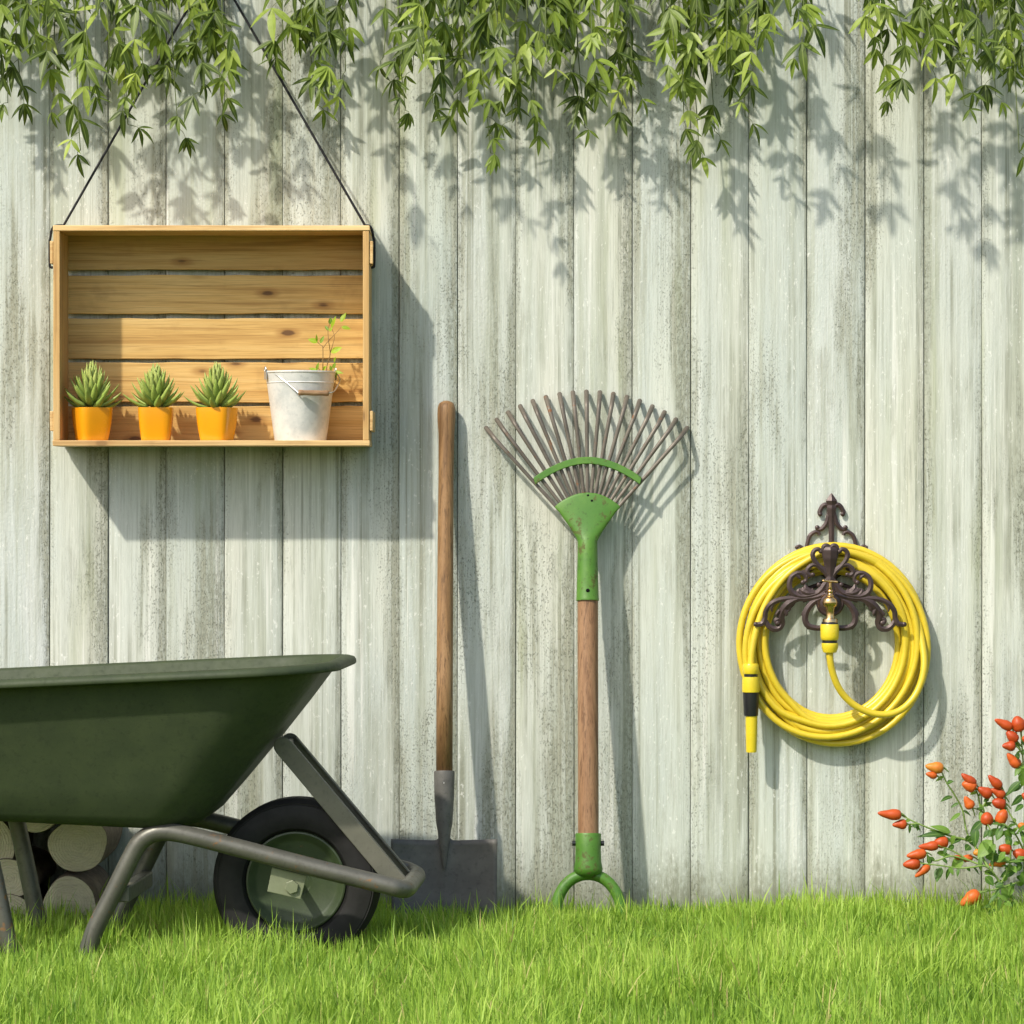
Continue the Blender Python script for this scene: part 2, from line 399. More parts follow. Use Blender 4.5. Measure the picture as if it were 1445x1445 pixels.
def m_chili():
    g = G('chilli_skin'); g.coords()
    a = g.noise((45, 45, 45), 3, 0.6)
    col = g.ramp(g.math('FRACT', g.math('ADD', g.math('MULTIPLY', g.rand, 3.3), 0.0)), [(0.0, (0.38, 0.048, 0.010)), (0.5, (0.54, 0.088, 0.014)), (0.88, (0.62, 0.135, 0.018)), (1.0, (0.60, 0.24, 0.03))])
    col = g.mix(g.math('MULTIPLY', g.step(a, 0.45, 0.7), 0.35), col, (0.40, 0.045, 0.010))
    g.bump(a, 0.002, 0.4)
    return g.set(Base_Color=col, Roughness=0.44, Specular_IOR_Level=0.35)
M['chili'] = m_chili()

def m_logend():
    g = G('sawn_log_end'); g.coords()
    n1 = g.noise((16, 16, 16), 4, 0.6)
    w = g.n('TexWave', {'Vector': g.coords((1, 0.0, 1), False), 'Scale': 60.0, 'Distortion': 5.0, 'Detail': 3.0, 'Detail Scale': 1.6}, wave_type='RINGS', rings_direction='SPHERICAL')
    col = g.ramp(w, [(0.15, (0.72, 0.65, 0.49)), (0.6, (0.74, 0.67, 0.51)), (1.0, (0.76, 0.69, 0.53))])
    saw = g.noise((60, 60, 420), 3, 0.6)
    col = g.mix(g.math('MULTIPLY', g.step(n1, 0.42, 0.66), 0.5), col, (0.60, 0.53, 0.39))
    col = g.mix(g.math('MULTIPLY', g.step(saw, 0.5, 0.72), 0.3), col, (0.26, 0.21, 0.13))
    g.bump(g.math('ADD', saw, g.math('MULTIPLY', w, 0.5)), 0.0025, 0.7)
    return g.set(Base_Color=col, Roughness=0.85, Specular_IOR_Level=0.2)
M['logend'] = m_logend()

def m_lawn():
    g = G('lawn_soil'); g.coords()
    a = g.noise((3, 3, 3), 5, 0.6); b = g.noise((120, 120, 120), 3, 0.6)
    col = g.mix(g.step(a, 0.35, 0.7), (0.075, 0.125, 0.022), (0.10, 0.165, 0.03))
    col = g.mix(g.math('MULTIPLY', g.step(b, 0.4, 0.7), 0.5), col, (0.045, 0.06, 0.018))
    g.bump(b, 0.02, 0.8)
    return g.set(Base_Color=col, Roughness=0.95, Specular_IOR_Level=0.1)
M['lawn'] = m_lawn()
def m_grass():
    g = G('grass_blade')
    a = g.n('Attribute', out='Fac', attribute_name='rnd')
    col = g.ramp(a, [(0.0, (0.125, 0.235, 0.030)), (0.30, (0.225, 0.38, 0.045)), (0.65, (0.37, 0.54, 0.075)), (0.93, (0.50, 0.64, 0.13)), (0.97, (0.55, 0.55, 0.17)), (1.0, (0.58, 0.46, 0.22))])
    g.set(Base_Color=col, Roughness=0.5, Specular_IOR_Level=0.3)
    tr = g.n('BsdfTranslucent', {0: g.mix(1.0, col, (1.1, 1.12, 0.8), 'MULTIPLY')})
    g.t.links.new(g.n('MixShader', {0: 0.40, 1: g.b.outputs[0], 2: tr}), g.out.inputs[0])
    return g.m
M['grass'] = m_grass()

# ------------------------------------------------------------------ the setting: ground, grass, fence
mb = MB(); mb.add([(-60, -60, 0), (60, -60, 0), (60, 60, 0), (-60, 60, 0)], [(0, 1, 2, 3)])
gr = mb.build('ground', M['lawn'], smooth=False); gr['kind'] = 'structure'

def build_grass():
    r = np.random.default_rng(11)
    def field(x, y, f, seed):
        q = np.random.default_rng(seed); o = np.zeros_like(x)
        for _ in range(7):
            a = q.uniform(0, 2*np.pi); k = f * q.uniform(0.6, 1.7); o += np.sin(k*(x*np.cos(a)+y*np.sin(a)) + q.uniform(0, 6.28))
        return o / 7
    n1, n2 = 135000, 28000
    x = np.concatenate([r.uniform(-1.22, 1.22, n1), np.where(r.random(n2) < 0.5, r.uniform(-2.2, -1.22, n2), r.uniform(1.22, 2.2, n2))])
    y = np.concatenate([-(r.random(n1)**1.12) * 2.1, -r.random(n2) * 2.1]) - 0.004
    n = n1 + n2
    tuft = field(x, y, 42, 3); big = field(x, y, 9, 5)
    h = 0.070 * (1 + 0.45*big + 0.35*tuft) * r.uniform(0.55, 1.25, n)
    h = np.clip(h, 0.02, 0.115)
    near = np.exp(y / 0.12)                         # a little taller where the mower cannot reach
    h *= 1 - 0.12*near
    long_ = r.random(n) < 0.05; h = np.where(long_, h*1.35, h); h *= np.where(y < -0.25, 1.12, 1.0)
    wd = r.uniform(0.0015, 0.0034, n)
    a = r.uniform(0, 2*np.pi, n) * 0.75 + 2.2*field(x, y, 16, 8) * np.pi
    lean = np.abs(r.normal(0.30, 0.28, n)); lean = np.clip(lean, 0.02, 1.1)
    dx, dy = np.cos(a), np.sin(a)
    dy = np.where(y > -0.06, -np.abs(dy), dy)       # nothing grows into the boards
    f = a + np.pi/2 + r.normal(0, 0.5, n)
    sx, sy = np.cos(f), np.sin(f)
    tt = [0, 0.40, 0.74, 1.0]
    ww = [0.85, 1.0, 0.66, 0]
    V = np.zeros((n, 7, 3), dtype=np.float32)
    for i, (t, q) in enumerate(zip(tt, ww)):
        ox = x + dx*h*lean*t*t; oy = y + dy*h*lean*t*t; oz = h*t*(1 - 0.28*lean*t) - 0.002
        if i < 3:
            V[:, 2*i] = np.stack([ox - sx*wd*q/2*1.25, oy - sy*wd*q/2*1.25, oz], 1)
            V[:, 2*i+1] = np.stack([ox + sx*wd*q/2*1.25, oy + sy*wd*q/2*1.25, oz], 1)
        else: V[:, 6] = np.stack([ox, oy, oz], 1)
    b = (np.arange(n) * 7)[:, None]
    quads = np.concatenate([b + np.array([[0, 1, 3, 2]]), b + np.array([[2, 3, 5, 4]])], 1).reshape(-1, 4)
    tris = b + np.array([[4, 5, 6]])
    me = bpy.data.meshes.new('grass')
    me.vertices.add(n*7); me.vertices.foreach_set('co', V.ravel())
    nl = quads.size + tris.size; me.loops.add(nl)
    me.loops.foreach_set('vertex_index', np.concatenate([quads.ravel(), tris.ravel()]).astype(np.int32))
    np_ = len(quads) + len(tris); me.polygons.add(np_)
    ls = np.concatenate([np.arange(len(quads))*4, quads.size + np.arange(len(tris))*3]).astype(np.int32)
    me.polygons.foreach_set('loop_start', ls)
    me.polygons.foreach_set('use_smooth', np.ones(np_, dtype=bool))
    tone = np.clip(0.55 + 0.26*big - 0.16*tuft + r.normal(0, 0.19, n), 0, 0.93)
    tone = np.where(r.random(n) < 0.030, r.uniform(0.95, 1.0, n), tone)
    at = me.attributes.new('rnd', 'FLOAT', 'POINT'); at.data.foreach_set('value', np.repeat(tone, 7).astype(np.float32))
    me.update(calc_edges=True); me.validate()
    me.materials.append(M['grass'])
    o = bpy.data.objects.new('grass', me); COL.objects.link(o)
    o['kind'] = 'stuff'; tag(o, 'bright green uncut grass in front of the pale fence', 'grass')
build_grass()

PITCH = 82.2 / K
fence = thing('wooden_fence', 'pale weathered whitewashed fence of upright boards behind everything', 'fence', (0, 0, 0))
X0 = P(152.4, 0).x
TOP = 2.12
for k in range(-9, 25):
    xc = X0 + PITCH * (k + 0.5)
    if abs(xc) > 2.2: continue
    hw = PITCH/2 - 0.0006
    yo = rnd.uniform(-0.0012, 0.0012); tl = rnd.uniform(-0.0016, 0.0016)
    c = rnd.choice((0.0008, 0.0012, 0.0022))
    prof = [(-hw, 0.026), (-hw, c*0.9), (-hw+c*0.35, c*0.3), (-hw+c, 0), (-hw*0.5, rnd.uniform(-.0004, .0004)), (0, rnd.uniform(-.0006, .0006)), (hw*0.5, rnd.uniform(-.0004, .0004)), (hw-c, 0), (hw-c*0.35, c*0.3), (hw, c*0.9),
            (hw, 0.010), (hw+0.0030, 0.010), (hw+0.0030, 0.016), (hw, 0.016), (hw, 0.026)]
    m = MB(); nz = 12; vs = []
    for j in range(nz + 1):
        z = -0.05 + (TOP + 0.05) * j / nz
        wb = 0.0005 * math.sin(3.1*z + k*1.7)
        for (px_, py_) in prof: vs.append((px_ + wb, py_ + yo + tl * px_/hw, z))
    q = len(prof)
    fs = [(j*q+i, j*q+i+1, (j+1)*q+i+1, (j+1)*q+i) for j in range(nz) for i in range(q-1)]
    fs += [(j*q+q-1, j*q, (j+1)*q, (j+1)*q+q-1) for j in range(nz)]
    fs += [tuple(range(q-1, -1, -1)), tuple(nz*q+i for i in range(q))]
    m.add(vs, fs)
    o = m.build('plank', M['plank'], fence, local=True, angle=35)
    o.location.x = xc
for z in (0.35, 1.05, 1.75):
    m = MB(); m.box((-2.25, 0.0285, z), (2.25, 0.068, z+0.09)); m.build('rail', M['plank'], fence, smooth=False, bevel=0.003)
for x in (-2.1, -0.7, 0.7, 2.1):
    m = MB(); m.box((x-0.045, 0.0695, -0.05), (x+0.045, 0.16, 2.05)); m.build('post', M['plank'], fence, smooth=False, bevel=0.004)
m = MB(); nail = P(302, -43, 0)
m.tube([nail + Vector((0, 0.004, 0)), nail + Vector((0, -0.022, 0.006))], 0.0032, 10)
m.ball(nail + Vector((0, -0.023, 0.006)), 0.006, 10, (1, 0.4, 1)); m.build('nail', M['iron'], fence)

# ------------------------------------------------------------------ crate hung on the fence
YF, YB = -0.160, -0.004
a, b = P(75, 318, YF), P(521, 629, YF)
cx0, cx1, cz1, cz0 = a.x, b.x, a.z, b.z
crate = thing('wooden_crate', 'open pine crate hung on the fence as a shelf by a black cord', 'crate', ((cx0+cx1)/2, YB, cz0))
th = S(8.0, YF); sw = S(9.5, YF); sw2 = S(9.0, YF)
bt, tt_ = S(7.2, YF), S(7.6, YF)
m = MB(); m.box((cx0-0.001, YF, cz1-tt_), (cx1+0.001, YB-0.016, cz1), 0.0006); m.build('top_board', M['pine_edge'], crate, smooth=False, bevel=0.0015)
m = MB(); m.box((cx0-0.001, YF-0.001, cz0), (cx1+0.001, YB-0.016, cz0+bt), 0.0006); m.build('bottom_board', M['pine_edge'], crate, smooth=False, bevel=0.0015)
for xa, xb in ((cx0, cx0+sw), (cx1-sw2, cx1)):
    m = MB(); m.box((xa, YF+0.001, cz0+bt+0.0005), (xb, YB-0.016, cz1-tt_-0.0005), 0.0005); m.build('side_board', M['pine_v'], crate, smooth=False, bevel=0.0014)
for (pa, pb) in ((318, 380.5), (388.5, 442.5), (449.5, 506), (511.5, 567.5), (573, 629)):
    za, zb = P(0, pb, YB-0.016).z, P(0, pa, YB-0.016).z
    if pa == 318: zb = cz1 - 0.001
    if pb == 629: za = cz0 + 0.001
    # a board with slightly wavy long edges
    m = MB(); n = 14; vs = []
    e1 = [rnd.uniform(-.0012, .0012) for _ in range(n+1)]; e2 = [rnd.uniform(-.0012, .0012) for _ in range(n+1)]
    for i in range(n+1):
        x = cx0 + 0.001 + (cx1-cx0-0.002)*i/n
        vs += [(x, YB-0.0155, za+e1[i]), (x, YB-0.0155, zb+e2[i]), (x, YB, zb+e2[i]), (x, YB, za+e1[i])]
    fs = [(i*4+j, (i+1)*4+j, (i+1)*4+(j+1) % 4, i*4+(j+1) % 4) for i in range(n) for j in range(4)] + [(0, 1, 2, 3), (n*4+3, n*4+2, n*4+1, n*4)]
    m.add(vs, fs); m.build('back_slat', M['pine'], crate, smooth=True, angle=30, bevel=0.0012)
for sgn, xe in ((-1, cx0), (1, cx1)):
    for (pa, pb) in ((340, 372), (580, 608)):
        z1, z0 = P(0, pa, YF).z, P(0, pb, YF).z
        lo = (xe - S(5, YF) if sgn < 0 else xe + 0.0006); hi = (xe - 0.0006 if sgn < 0 else xe + S(5, YF))
        m = MB(); m.box((lo, YF+0.004, z0), (hi, YB-0.02, z1), 0.0004); m.build('batten', M['pine_edge'], crate, smooth=False, bevel=0.0012)

# the cord: looped round the upper battens, over the top edge, up to the nail
YR = YF + 0.020
rr = 0.0026
cord = thing('cord', 'thin black cord running up from both ends of the pine crate', 'cord', tuple(nail))
m = MB()
hook = nail + Vector((0, -0.014, 0.010))
for sgn, xe, pxe in ((-1, cx0, 90), (1, cx1, 515)):
    ob = xe + sgn*(S(5, YF) + rr*0.9)
    zt, zb = P(0, 336, YF).z, P(0, 376, YF).z
    top = Vector((P(pxe, 0, YR).x, YR, cz1 + 0.002))
    mid = Vector((xe + sgn*rr*0.9, YR, cz1 - 0.002))
    path = [hook, hook.lerp(top, 0.5), top, mid, Vector((ob-sgn*0.001, YR, zt)), Vector((ob, YR, zt-0.006)), Vector((ob, YR, zb+0.006)), Vector((ob-sgn*0.002, YR, zb)), Vector((xe+sgn*0.003, YR, zb-0.001))]
    pp = [path[0], path[0].lerp(path[2], .33), path[0].lerp(path[2], .66)] + catmull(path[2:], 5)
    m.tube(pp, rr, 8)
m.build('twine', M['rope'], cord)

# ------------------------------------------------------------------ the three potted succulents
def pot_mesh(wt, wb, hh, rz):
    """square tapered pot with rounded corners and gently bulging sides"""
    m = MB(); seg = 40
    def ring(hw, z, e=5.0):
        out = []
        for k in range(seg):
            a_ = 2*math.pi*k/seg; c_, s_ = math.cos(a_), math.sin(a_)
            r_ = hw / ((abs(c_)**e + abs(s_)**e) ** (1/e))
            x, y = r_*c_, r_*s_
            out.append((x*math.cos(rz)-y*math.sin(rz), x*math.sin(rz)+y*math.cos(rz), z))
        return out
    lv = []
    for t in [0, 0.02, 0.06] + [i/10 for i in range(1, 11)]:
        hw = (wb + (wt-wb) * (1-(1-t)**1.7)) / 2
        lv.append(ring(hw*(0.965 if t == 0 else 1), hh*t))
    lv.append(ring(wt/2*0.985, hh*1.004)); lv.append(ring(wt/2*0.90, hh)); lv.append(ring(wt/2*0.88, hh*0.86))
    vs = [p for l in lv for p in l]; q = seg
    fs = [(i*q+k, i*q+(k+1) % q, (i+1)*q+(k+1) % q, (i+1)*q+k) for i in range(len(lv)-1) for k in range(q)]
    fs.append(tuple(range(q-1, -1, -1))); m.add(vs, fs)
    s = MB(); rg = ring(wt/2*0.89, hh*0.90); s.add(rg, [tuple(range(q))])
    return m, s
def agave(seed):
    m = MB(); r = random.Random(seed)
    N = 60
    for i in range(N):
        t = i / (N-1)                         # 0 outer leaves, 1 heart
        a_ = i * 2.39996
        el = R(4 + 82 * t**0.85 + r.uniform(-4, 4))
        z0 = 0.002 + 0.050 * t**1.1
        r0 = 0.017 * (1 - t*0.72)
        L = (0.053 - 0.020*t) * r.uniform(0.9, 1.1); W = (0.0205 - 0.0080*t)
        d = Vector((math.cos(a_)*math.cos(el), math.sin(a_)*math.cos(el), math.sin(el)))
        nr = Vector((-math.cos(a_)*math.sin(el), -math.sin(a_)*math.sin(el), math.cos(el)))
        base = Vector((math.cos(a_)*r0, math.sin(a_)*r0, z0))
        m.cur = min(1, max(0, 0.35 + 0.45*t + r.uniform(-0.2, 0.2)))
        sd = d.cross(nr); n = 7; vs = []; us = []; p = base.copy(); dd = d.copy(); nn = nr.copy()
        for k in range(n+1):                  # a fleshy leaf: keeled below, hollow above
            u = k / n
            w_ = W/2 * (0.62 + 0.75*u - 0.35*u*u) * (1 - u**2.0) ** 0.95 + 0.0002
            tk = w_ * 0.55
            vs += [p + sd*w_ + nn*tk*0.45, p + nn*tk*0.05, p - sd*w_ + nn*tk*0.45, p - sd*w_*0.6 - nn*tk*0.6, p - nn*tk*1.0, p + sd*w_*0.6 - nn*tk*0.6]
            us += [0.9, 0.2, 0.9, 0.3, 0.5, 0.3]
            qn = Quaternion(sd, 0.55/n * (1 - t*0.6)); dd = qn @ dd; nn = qn @ nn
            p = p + dd*(L/n)
        fs = [(k*6+j, k*6+(j+1) % 6, (k+1)*6+(j+1) % 6, (k+1)*6+j) for k in range(n) for j in range(6)]
        fs += [tuple(range(5, -1, -1)), tuple(n*6+j for j in range(6))]
        m.add(vs, fs, us)
    return m
YP = YF + 0.050
shelf = cz0 + bt
pots = [(130, 58, 45, 44, R(28), 'potted succulent nearest the left side board of the crate, its pot half in shade', 1),
        (220, 49, 40, 44, R(2), 'potted succulent in the middle of the crate row, narrow square orange pot', 1),
        (306, 59, 46, 44, R(-20), 'potted succulent next to the white bucket inside the crate', 1)]
meshes = None
for i, (px_, wt, wb, hh, rz, lab, sd_) in enumerate(pots):
    loc = P(px_, 622, YP); loc.z = shelf
    t = thing('potted_succulent', lab, 'potted plant', loc, 'succulents in orange pots on the crate shelf')
    f = 1.0 if i == 1 else 0.86
    pm, sm = pot_mesh(S(wt, YP)*f, S(wb, YP)*f, S(47, YP), rz)
    pm.build('pot', M['pot'], t, local=True, angle=60)
    sm.build('soil', M['soil'], t, local=True)
    if meshes is None:
        o = agave(3).build('plant', M['agave'], t, local=True, angle=0); meshes = o
    else:
        o = meshes.copy(); COL.objects.link(o); o.parent = t
    o.location = (0, 0, S(45, YP)); o.rotation_euler = (0, 0, i*2.1 + 0.4); o.scale = ((1, 1, 1.16), (1.03, 1.0, 1.10), (0.98, 1.0, 1.14))[i]

# ------------------------------------------------------------------ bucket with a seedling
YK = YF + 0.074
bc = P(424, 622, YK); bc.z = shelf
bucket = thing('metal_bucket', 'white metal bucket with a wooden grip standing in the crate', 'bucket', bc)
hB = S(98, YK); rt, rb = S(49.5, YK), S(36.5, YK)
prof = [(rb*0.9, 0.003), (rb, 0.0), (rb*1.01, 0.004), (rb+(rt-rb)*0.5, hB*0.5), (rb+(rt-rb)*0.83, hB*0.83), (rb+(rt-rb)*0.84+0.0012, hB*0.838), (rb+(rt-rb)*0.855, hB*0.85),
        (rt, hB-0.004), (rt+0.0018, hB-0.002), (rt+0.0015, hB+0.001), (rt-0.001, hB+0.0008), (rt-0.0025, hB-0.004), (rb*1.02, hB*0.4), (0.0001, hB*0.4)]
m = MB(); m.lathe(prof, 56); m.build('body', M['zinc'], bucket, local=True, angle=25)
m = MB(); rs = rb+(rt-rb)*0.80-0.002; m.lathe([(rs, hB*0.78), (rs*0.5, hB*0.80), (0.0001, hB*0.80)], 32); m.build('soil', M['soil'], bucket, local=True)
ea = R(200)       # left ear a little towards the viewer, right ear at the back
ears = [Vector((math.cos(q)*rt, math.sin(q)*rt, hB)) for q in (ea, ea + math.pi)]
for e in ears:
    out = Vector((e.x, e.y, 0)).normalized(); sd = Vector((-out.y, out.x, 0))
    m = MB(); c_ = e + out*0.002
    poly = [c_ + sd*x + Vector((0, 0, z)) for x, z in ((-.008, -.016), (.008, -.016), (.007, -.004), (.0045, .006), (0, .009), (-.0045, .006), (-.007, -.004))]
    m.prism(poly, out*0.0015)
    ring = [c_ + Vector((0, 0, 0.004)) + sd*0.0052*math.cos(x*math.pi/6) + Vector((0, 0, 0.0052*math.sin(x*math.pi/6))) + out*0.001 for x in range(13)]
    m.tube(ring, 0.0014, 6)
    m.build('ear', M['zincwire'], bucket, local=True)
wire = MB(); e0, e1 = ears[0] + Vector((-.001, 0, .004)), ears[1] + Vector((.002, 0, .004))
gl, gr_ = P(421, 554, YK-0.078) - bc, P(464, 555, YK-0.070) - bc
wire.tube(catmull([e0, e0 + Vector((0.004, -0.006, -0.003)), e0.lerp(gl, 0.45) + Vector((0, -0.012, 0.004)), gl], 6), 0.0013, 6)
wire.build('wire_handle', M['zincwire'], bucket, local=True); wire = MB()
wire.tube(catmull([gr_, gr_ + Vector((0.010, 0.006, 0.004)), Vector((rt*1.08, -0.02, hB*0.80)), Vector((rt*1.12, 0.006, hB*0.9)), e1], 6), 0.0013, 6)
wire.build('wire_handle', M['zincwire'], bucket, local=True)
m = MB(); ax_ = (gr_ - gl)
m.tube([gl + ax_*t for t in (0, .02, .08, .2, .5, .8, .92, .98, 1)], [.0045, .0056, .0060, .0050, .0056, .0050, .0060, .0056, .0045], 14)
m.build('grip', M['grip'], bucket, local=True)

def Z5(x, y, d=0.0): return P(340 + x/6.88, 430 + y/6.88, YK + d)
seed = thing('seedling', 'small seedling with few bright leaves growing out of the white bucket', 'seedling', bc + Vector((0.02, 0, hB*0.79)))
m = MB()
for pts, r0 in (([(800, 660), (795, 590), (795, 420), (772, 390), (745, 365)], 0.0011), ([(795, 422), (850, 350), (900, 300), (970, 222)], 0.0009), ([(830, 660), (835, 590), (866, 480), (850, 340), (845, 250), (862, 180)], 0.0011),
                ([(868, 465), (890, 390), (908, 312), (885, 235)], 0.0008), ([(850, 660), (880, 610), (905, 575)], 0.0009), ([(860, 660), (915, 650), (925, 720), (905, 790), (885, 815)], 0.0008), ([(780, 660), (740, 600)], 0.0008)):
    m.tube(catmull([Z5(x, y, 0.008*math.sin(i*1.3 + x)) for i, (x, y) in enumerate(pts)], 4), [r0, r0*0.6], 6)
m.build('stem', M['saplingstem'], seed)
m = MB()
for (x0, y0, x1, y1, W, c_) in ((745, 365, 650, 330, 52, .7), (770, 375, 805, 300, 34, .3), (862, 190, 875, 120, 38, .1), (880, 225, 912, 110, 42, .8), (970, 170, 1015, 72, 50, .75), (975, 215, 1065, 232, 40, .6), (875, 465, 975, 410, 62, .95),
                           (850, 250, 815, 200, 30, .2), (860, 260, 885, 215, 30, .8), (895, 620, 915, 560, 34, .3), (905, 650, 990, 660, 36, .7), (905, 650, 930, 705, 40, .4), (880, 640, 865, 590, 30, .3), (735, 640, 660, 610, 34, .7),
                           (735, 640, 750, 560, 32, .3), (790, 640, 825, 595, 38, .8), (905, 560, 915, 505, 26, .6), (740, 360, 730, 290, 22, .4)):
    p0, p1 = Z5(x0, y0, 0), Z5(x1, y1, rnd.uniform(-.012, .004)); m.cur = c_
    m.leaf(p0, p1-p0, Vector((rnd.uniform(-.5, .5), -1, 0.5)), (p1-p0).length, W/6.88/K, 0.25, 0.25, 6, shape=0.8)
m.build('leaves', M['sapling'], seed, angle=0)

# ------------------------------------------------------------------ spade leaning on the fence
def lean(y0, y1, z1):
    return lambda px_, py_: (lambda zz: P(px_, py_, zz))(0)
class Lean:
    """a plane leaning on the fence: depth y0 at the ground, y1 at height z1"""
    def __init__(s, y0, y1, z1): s.y0, s.k = y0, (y1-y0)/z1; s.n = Vector((0, -1, s.k)).normalized()
    def __call__(s, px_, py_, off=0.0):
        dz = (722.5 - py_) / K / CD          # ray: (dx,1,dz)*t from the eye; y = t-CD, z = CZ+dz*t
        t = (s.y0 + s.k*CZ + CD) / (1 - s.k*dz)
        p = Vector(((px_-722.5)/K/CD*t, t-CD, CZ+dz*t))
        return p + s.n*off
sp = Lean(-0.150, -0.024, 1.06)
spade = thing('spade', 'spade with a plain wooden shaft and square grey blade leaning on the fence', 'spade', sp(627, 1310))
rw = S(12.6, -.06)
m = MB()
ys = [(630, 566, .35), (630, 567.5, .62), (630, 570, .86), (630, 576, 1.0), (630, 584, 1.03), (630, 596, 1.0), (630, 612, .90), (629.5, 660, .86), (628.5, 800, .90), (627.5, 950, .93), (627, 1098, .93)]
m.tube([sp(x, y) for x, y, r in ys], [rw*r for _, _, r in ys], 20); m.build('shaft', M['ash'], spade, angle=0)
m = MB()
ys = [(627, 1088, 14.2), (627, 1090, 14.8), (627, 1120, 14.2), (627, 1150, 12.4), (627, 1162, 11.6), (627, 1172, 9.6), (627, 1182, 8.5), (627, 1196, 6.5), (627, 1212, 4.5), (627, 1226, 2)]
m.tube([sp(x, y, 0.002) for x, y, r in ys], [S(r, -.12) for _, _, r in ys], 22, flat=None)
m.build('socket', M['spade'], spade, angle=50)
m = MB(); c_ = sp(627, 1106, S(14.2, -.12))
m.ball(c_, 0.0052, 12, (1, .45, 1)); m.build('rivet', M['chrome'], spade)
# blade: a shallow dished sheet with shoulders rising into the socket
m = MB(); nx, nz_ = 26, 20; vs = []
for j in range(nz_+1):
    for i in range(nx+1):
        u = i/nx*2-1; v = j/nz_
        px_ = 627 + u*74.5*(1 - 0.015*v); top = 1184.5 - 13*max(0, 1-abs(u)/0.17)**1.5 + 1.5*(1-abs(u))
        py_ = top + (1338-top)*v + (-8*abs(u)**3 if v > .9 else 0)*(v-.9)*10
        dish = 0.022*abs(u)**2.2 + 0.0085*max(0, 1-abs(u)/0.16)**1.3*max(0, 1-v*1.5)**1.2 + 0.004*math.exp(-(v/0.05)**2)*abs(u)
        vs.append(sp(px_, py_, -0.006 + dish - 0.010*(1-v)**2*0))
fs = [(j*(nx+1)+i, (j+1)*(nx+1)+i, (j+1)*(nx+1)+i+1, j*(nx+1)+i+1) for j in range(nz_) for i in range(nx)]
m.add(vs, fs); m.build('blade', M['spade'], spade, solid=0.0028, angle=50)

# ------------------------------------------------------------------ leaf rake standing on its handle
rk = Lean(-0.155, -0.030, 1.06)
rake = thing('leaf_rake', 'upside down green leaf rake with fanned rusty tines leaning on the fence', 'rake', rk(830, 1310))
m = MB(); rr_ = S(14.6, -.09)
m.tube([rk(829.5, 842), rk(829.6, 950), rk(830, 1080), rk(830.2, 1186)], rr_, 22); m.build('shaft', M['ash2'], rake, angle=50)
def Z(x, y): return (540 + x/3.141, 540 + y/3.141)
tips = [(458, 200), (505, 163), (556, 131), (609, 103), (665, 80), (723, 62), (784, 49), (843, 42), (903, 38), (963, 41), (1023, 48), (1083, 62), (1140, 79), (1196, 104), (1250, 130), (1301, 162), (1350, 200)]
n = len(tips)
for i, (x, y) in enumerate(tips):
    u = i/(n-1)*2-1
    bx = 908 + u*140; by = 548 - 62*(1-u*u)
    kn = (x + (bx-x)*0.135, y + (by-y)*0.135); kn = (kn[0] - u*-6, kn[1] + 2)
    A = rk(*Z(bx + (908-bx)*0.12, by + 18), 0.000)
    Bm = rk(*Z((bx+kn[0])/2, (by+kn[1])/2), 0.006)
    Kn = rk(*Z(*kn), 0.016); T = P(*Z(x, y), -0.006)
    pts = [A, A.lerp(Bm, .5), Bm, Bm.lerp(Kn, .5), Bm.lerp(Kn, .93), Kn.lerp(T, .12), Kn.lerp(T, .5), T]
    m = MB(); m.cur = rnd.random()
    m.tube(pts, [S(2.5, -.03), S(2.7, -.03), S(3.1, -.03), S(3.4, -.03)], 8, flat=(rk.n, 0.55)); m.build('tine', M['tine'], rake, angle=50)
# cross band that ties the tines
m = MB(); arc = []
def arcp(u, dy=0): return (908 + u*240, 438 - 92*(1-abs(u)**1.9) + dy)
Nn = 24
up = [rk(*Z(*(arcp(i/Nn*2-1, -14))), 0.013) for i in range(Nn+1)]
dn = [rk(*Z(arcp(i/Nn*2-1)[0]*0.965 + 908*0.035, arcp(i/Nn*2-1, 17)[1]), 0.013) for i in range(Nn+1)]
vs = up + dn; vs += [p - rk.n*0.004 for p in vs]; q = Nn+1
fs = [(i, i+q, i+1+q, i+1) for i in range(Nn)] + [(i+2*q, i+1+2*q, i+1+3*q, i+3*q) for i in range(Nn)]
fs += [(i, i+1, i+1+2*q, i+2*q) for i in range(Nn)] + [(i+q, i+3*q, i+1+3*q, i+1+q) for i in range(Nn)]
fs += [(0, 2*q, 3*q, q), (Nn, Nn+q, Nn+3*q, Nn+2*q)]
m.add(vs, fs); m.build('cross_band', M['greenpaint'], rake, bevel=0.0012, angle=30)
# fan-shaped head plate and socket in one lofted shell: flat at the fan, round at the socket
m = MB(); seg = 36; rows = []
def row(yz, hw, th_, arc_=0.0):
    out = []
    for k in range(seg):
        a_ = 2*math.pi*k/seg; c_, s_ = math.cos(a_), math.sin(a_)
        e = 2.0 if th_ > hw*0.5 else 2.6
        xx = hw*math.copysign(abs(c_)**(2/e), c_); dd = th_*math.copysign(abs(s_)**(2/e), s_)
        yy = yz + arc_*(xx/hw)**2
        out.append(rk(908/3.141+540 + xx/3.141, 540 + yy/3.141, dd/3.141/K + 0.002))
    return out
for (yz, hw, th_, ac) in ((488, 139, 6, 56), (492, 143, 9, 56), (498, 145, 10, 55), (540, 126, 14, 34), (580, 107, 18, 22), (620, 86, 22, 12), (660, 64, 28, 6), (690, 49, 36, 2), (705, 44, 40, 0), (740, 43.5, 42, 0), (800, 45, 44, 0), (880, 47.5, 46, 0), (955, 49.5, 48, 0), (962, 51, 49.5, 0), (967, 50.5, 49, 0), (967, 45, 44, 0)):
    rows.append(row(yz, hw, th_, ac))
vs = [p for r_ in rows for p in r_]
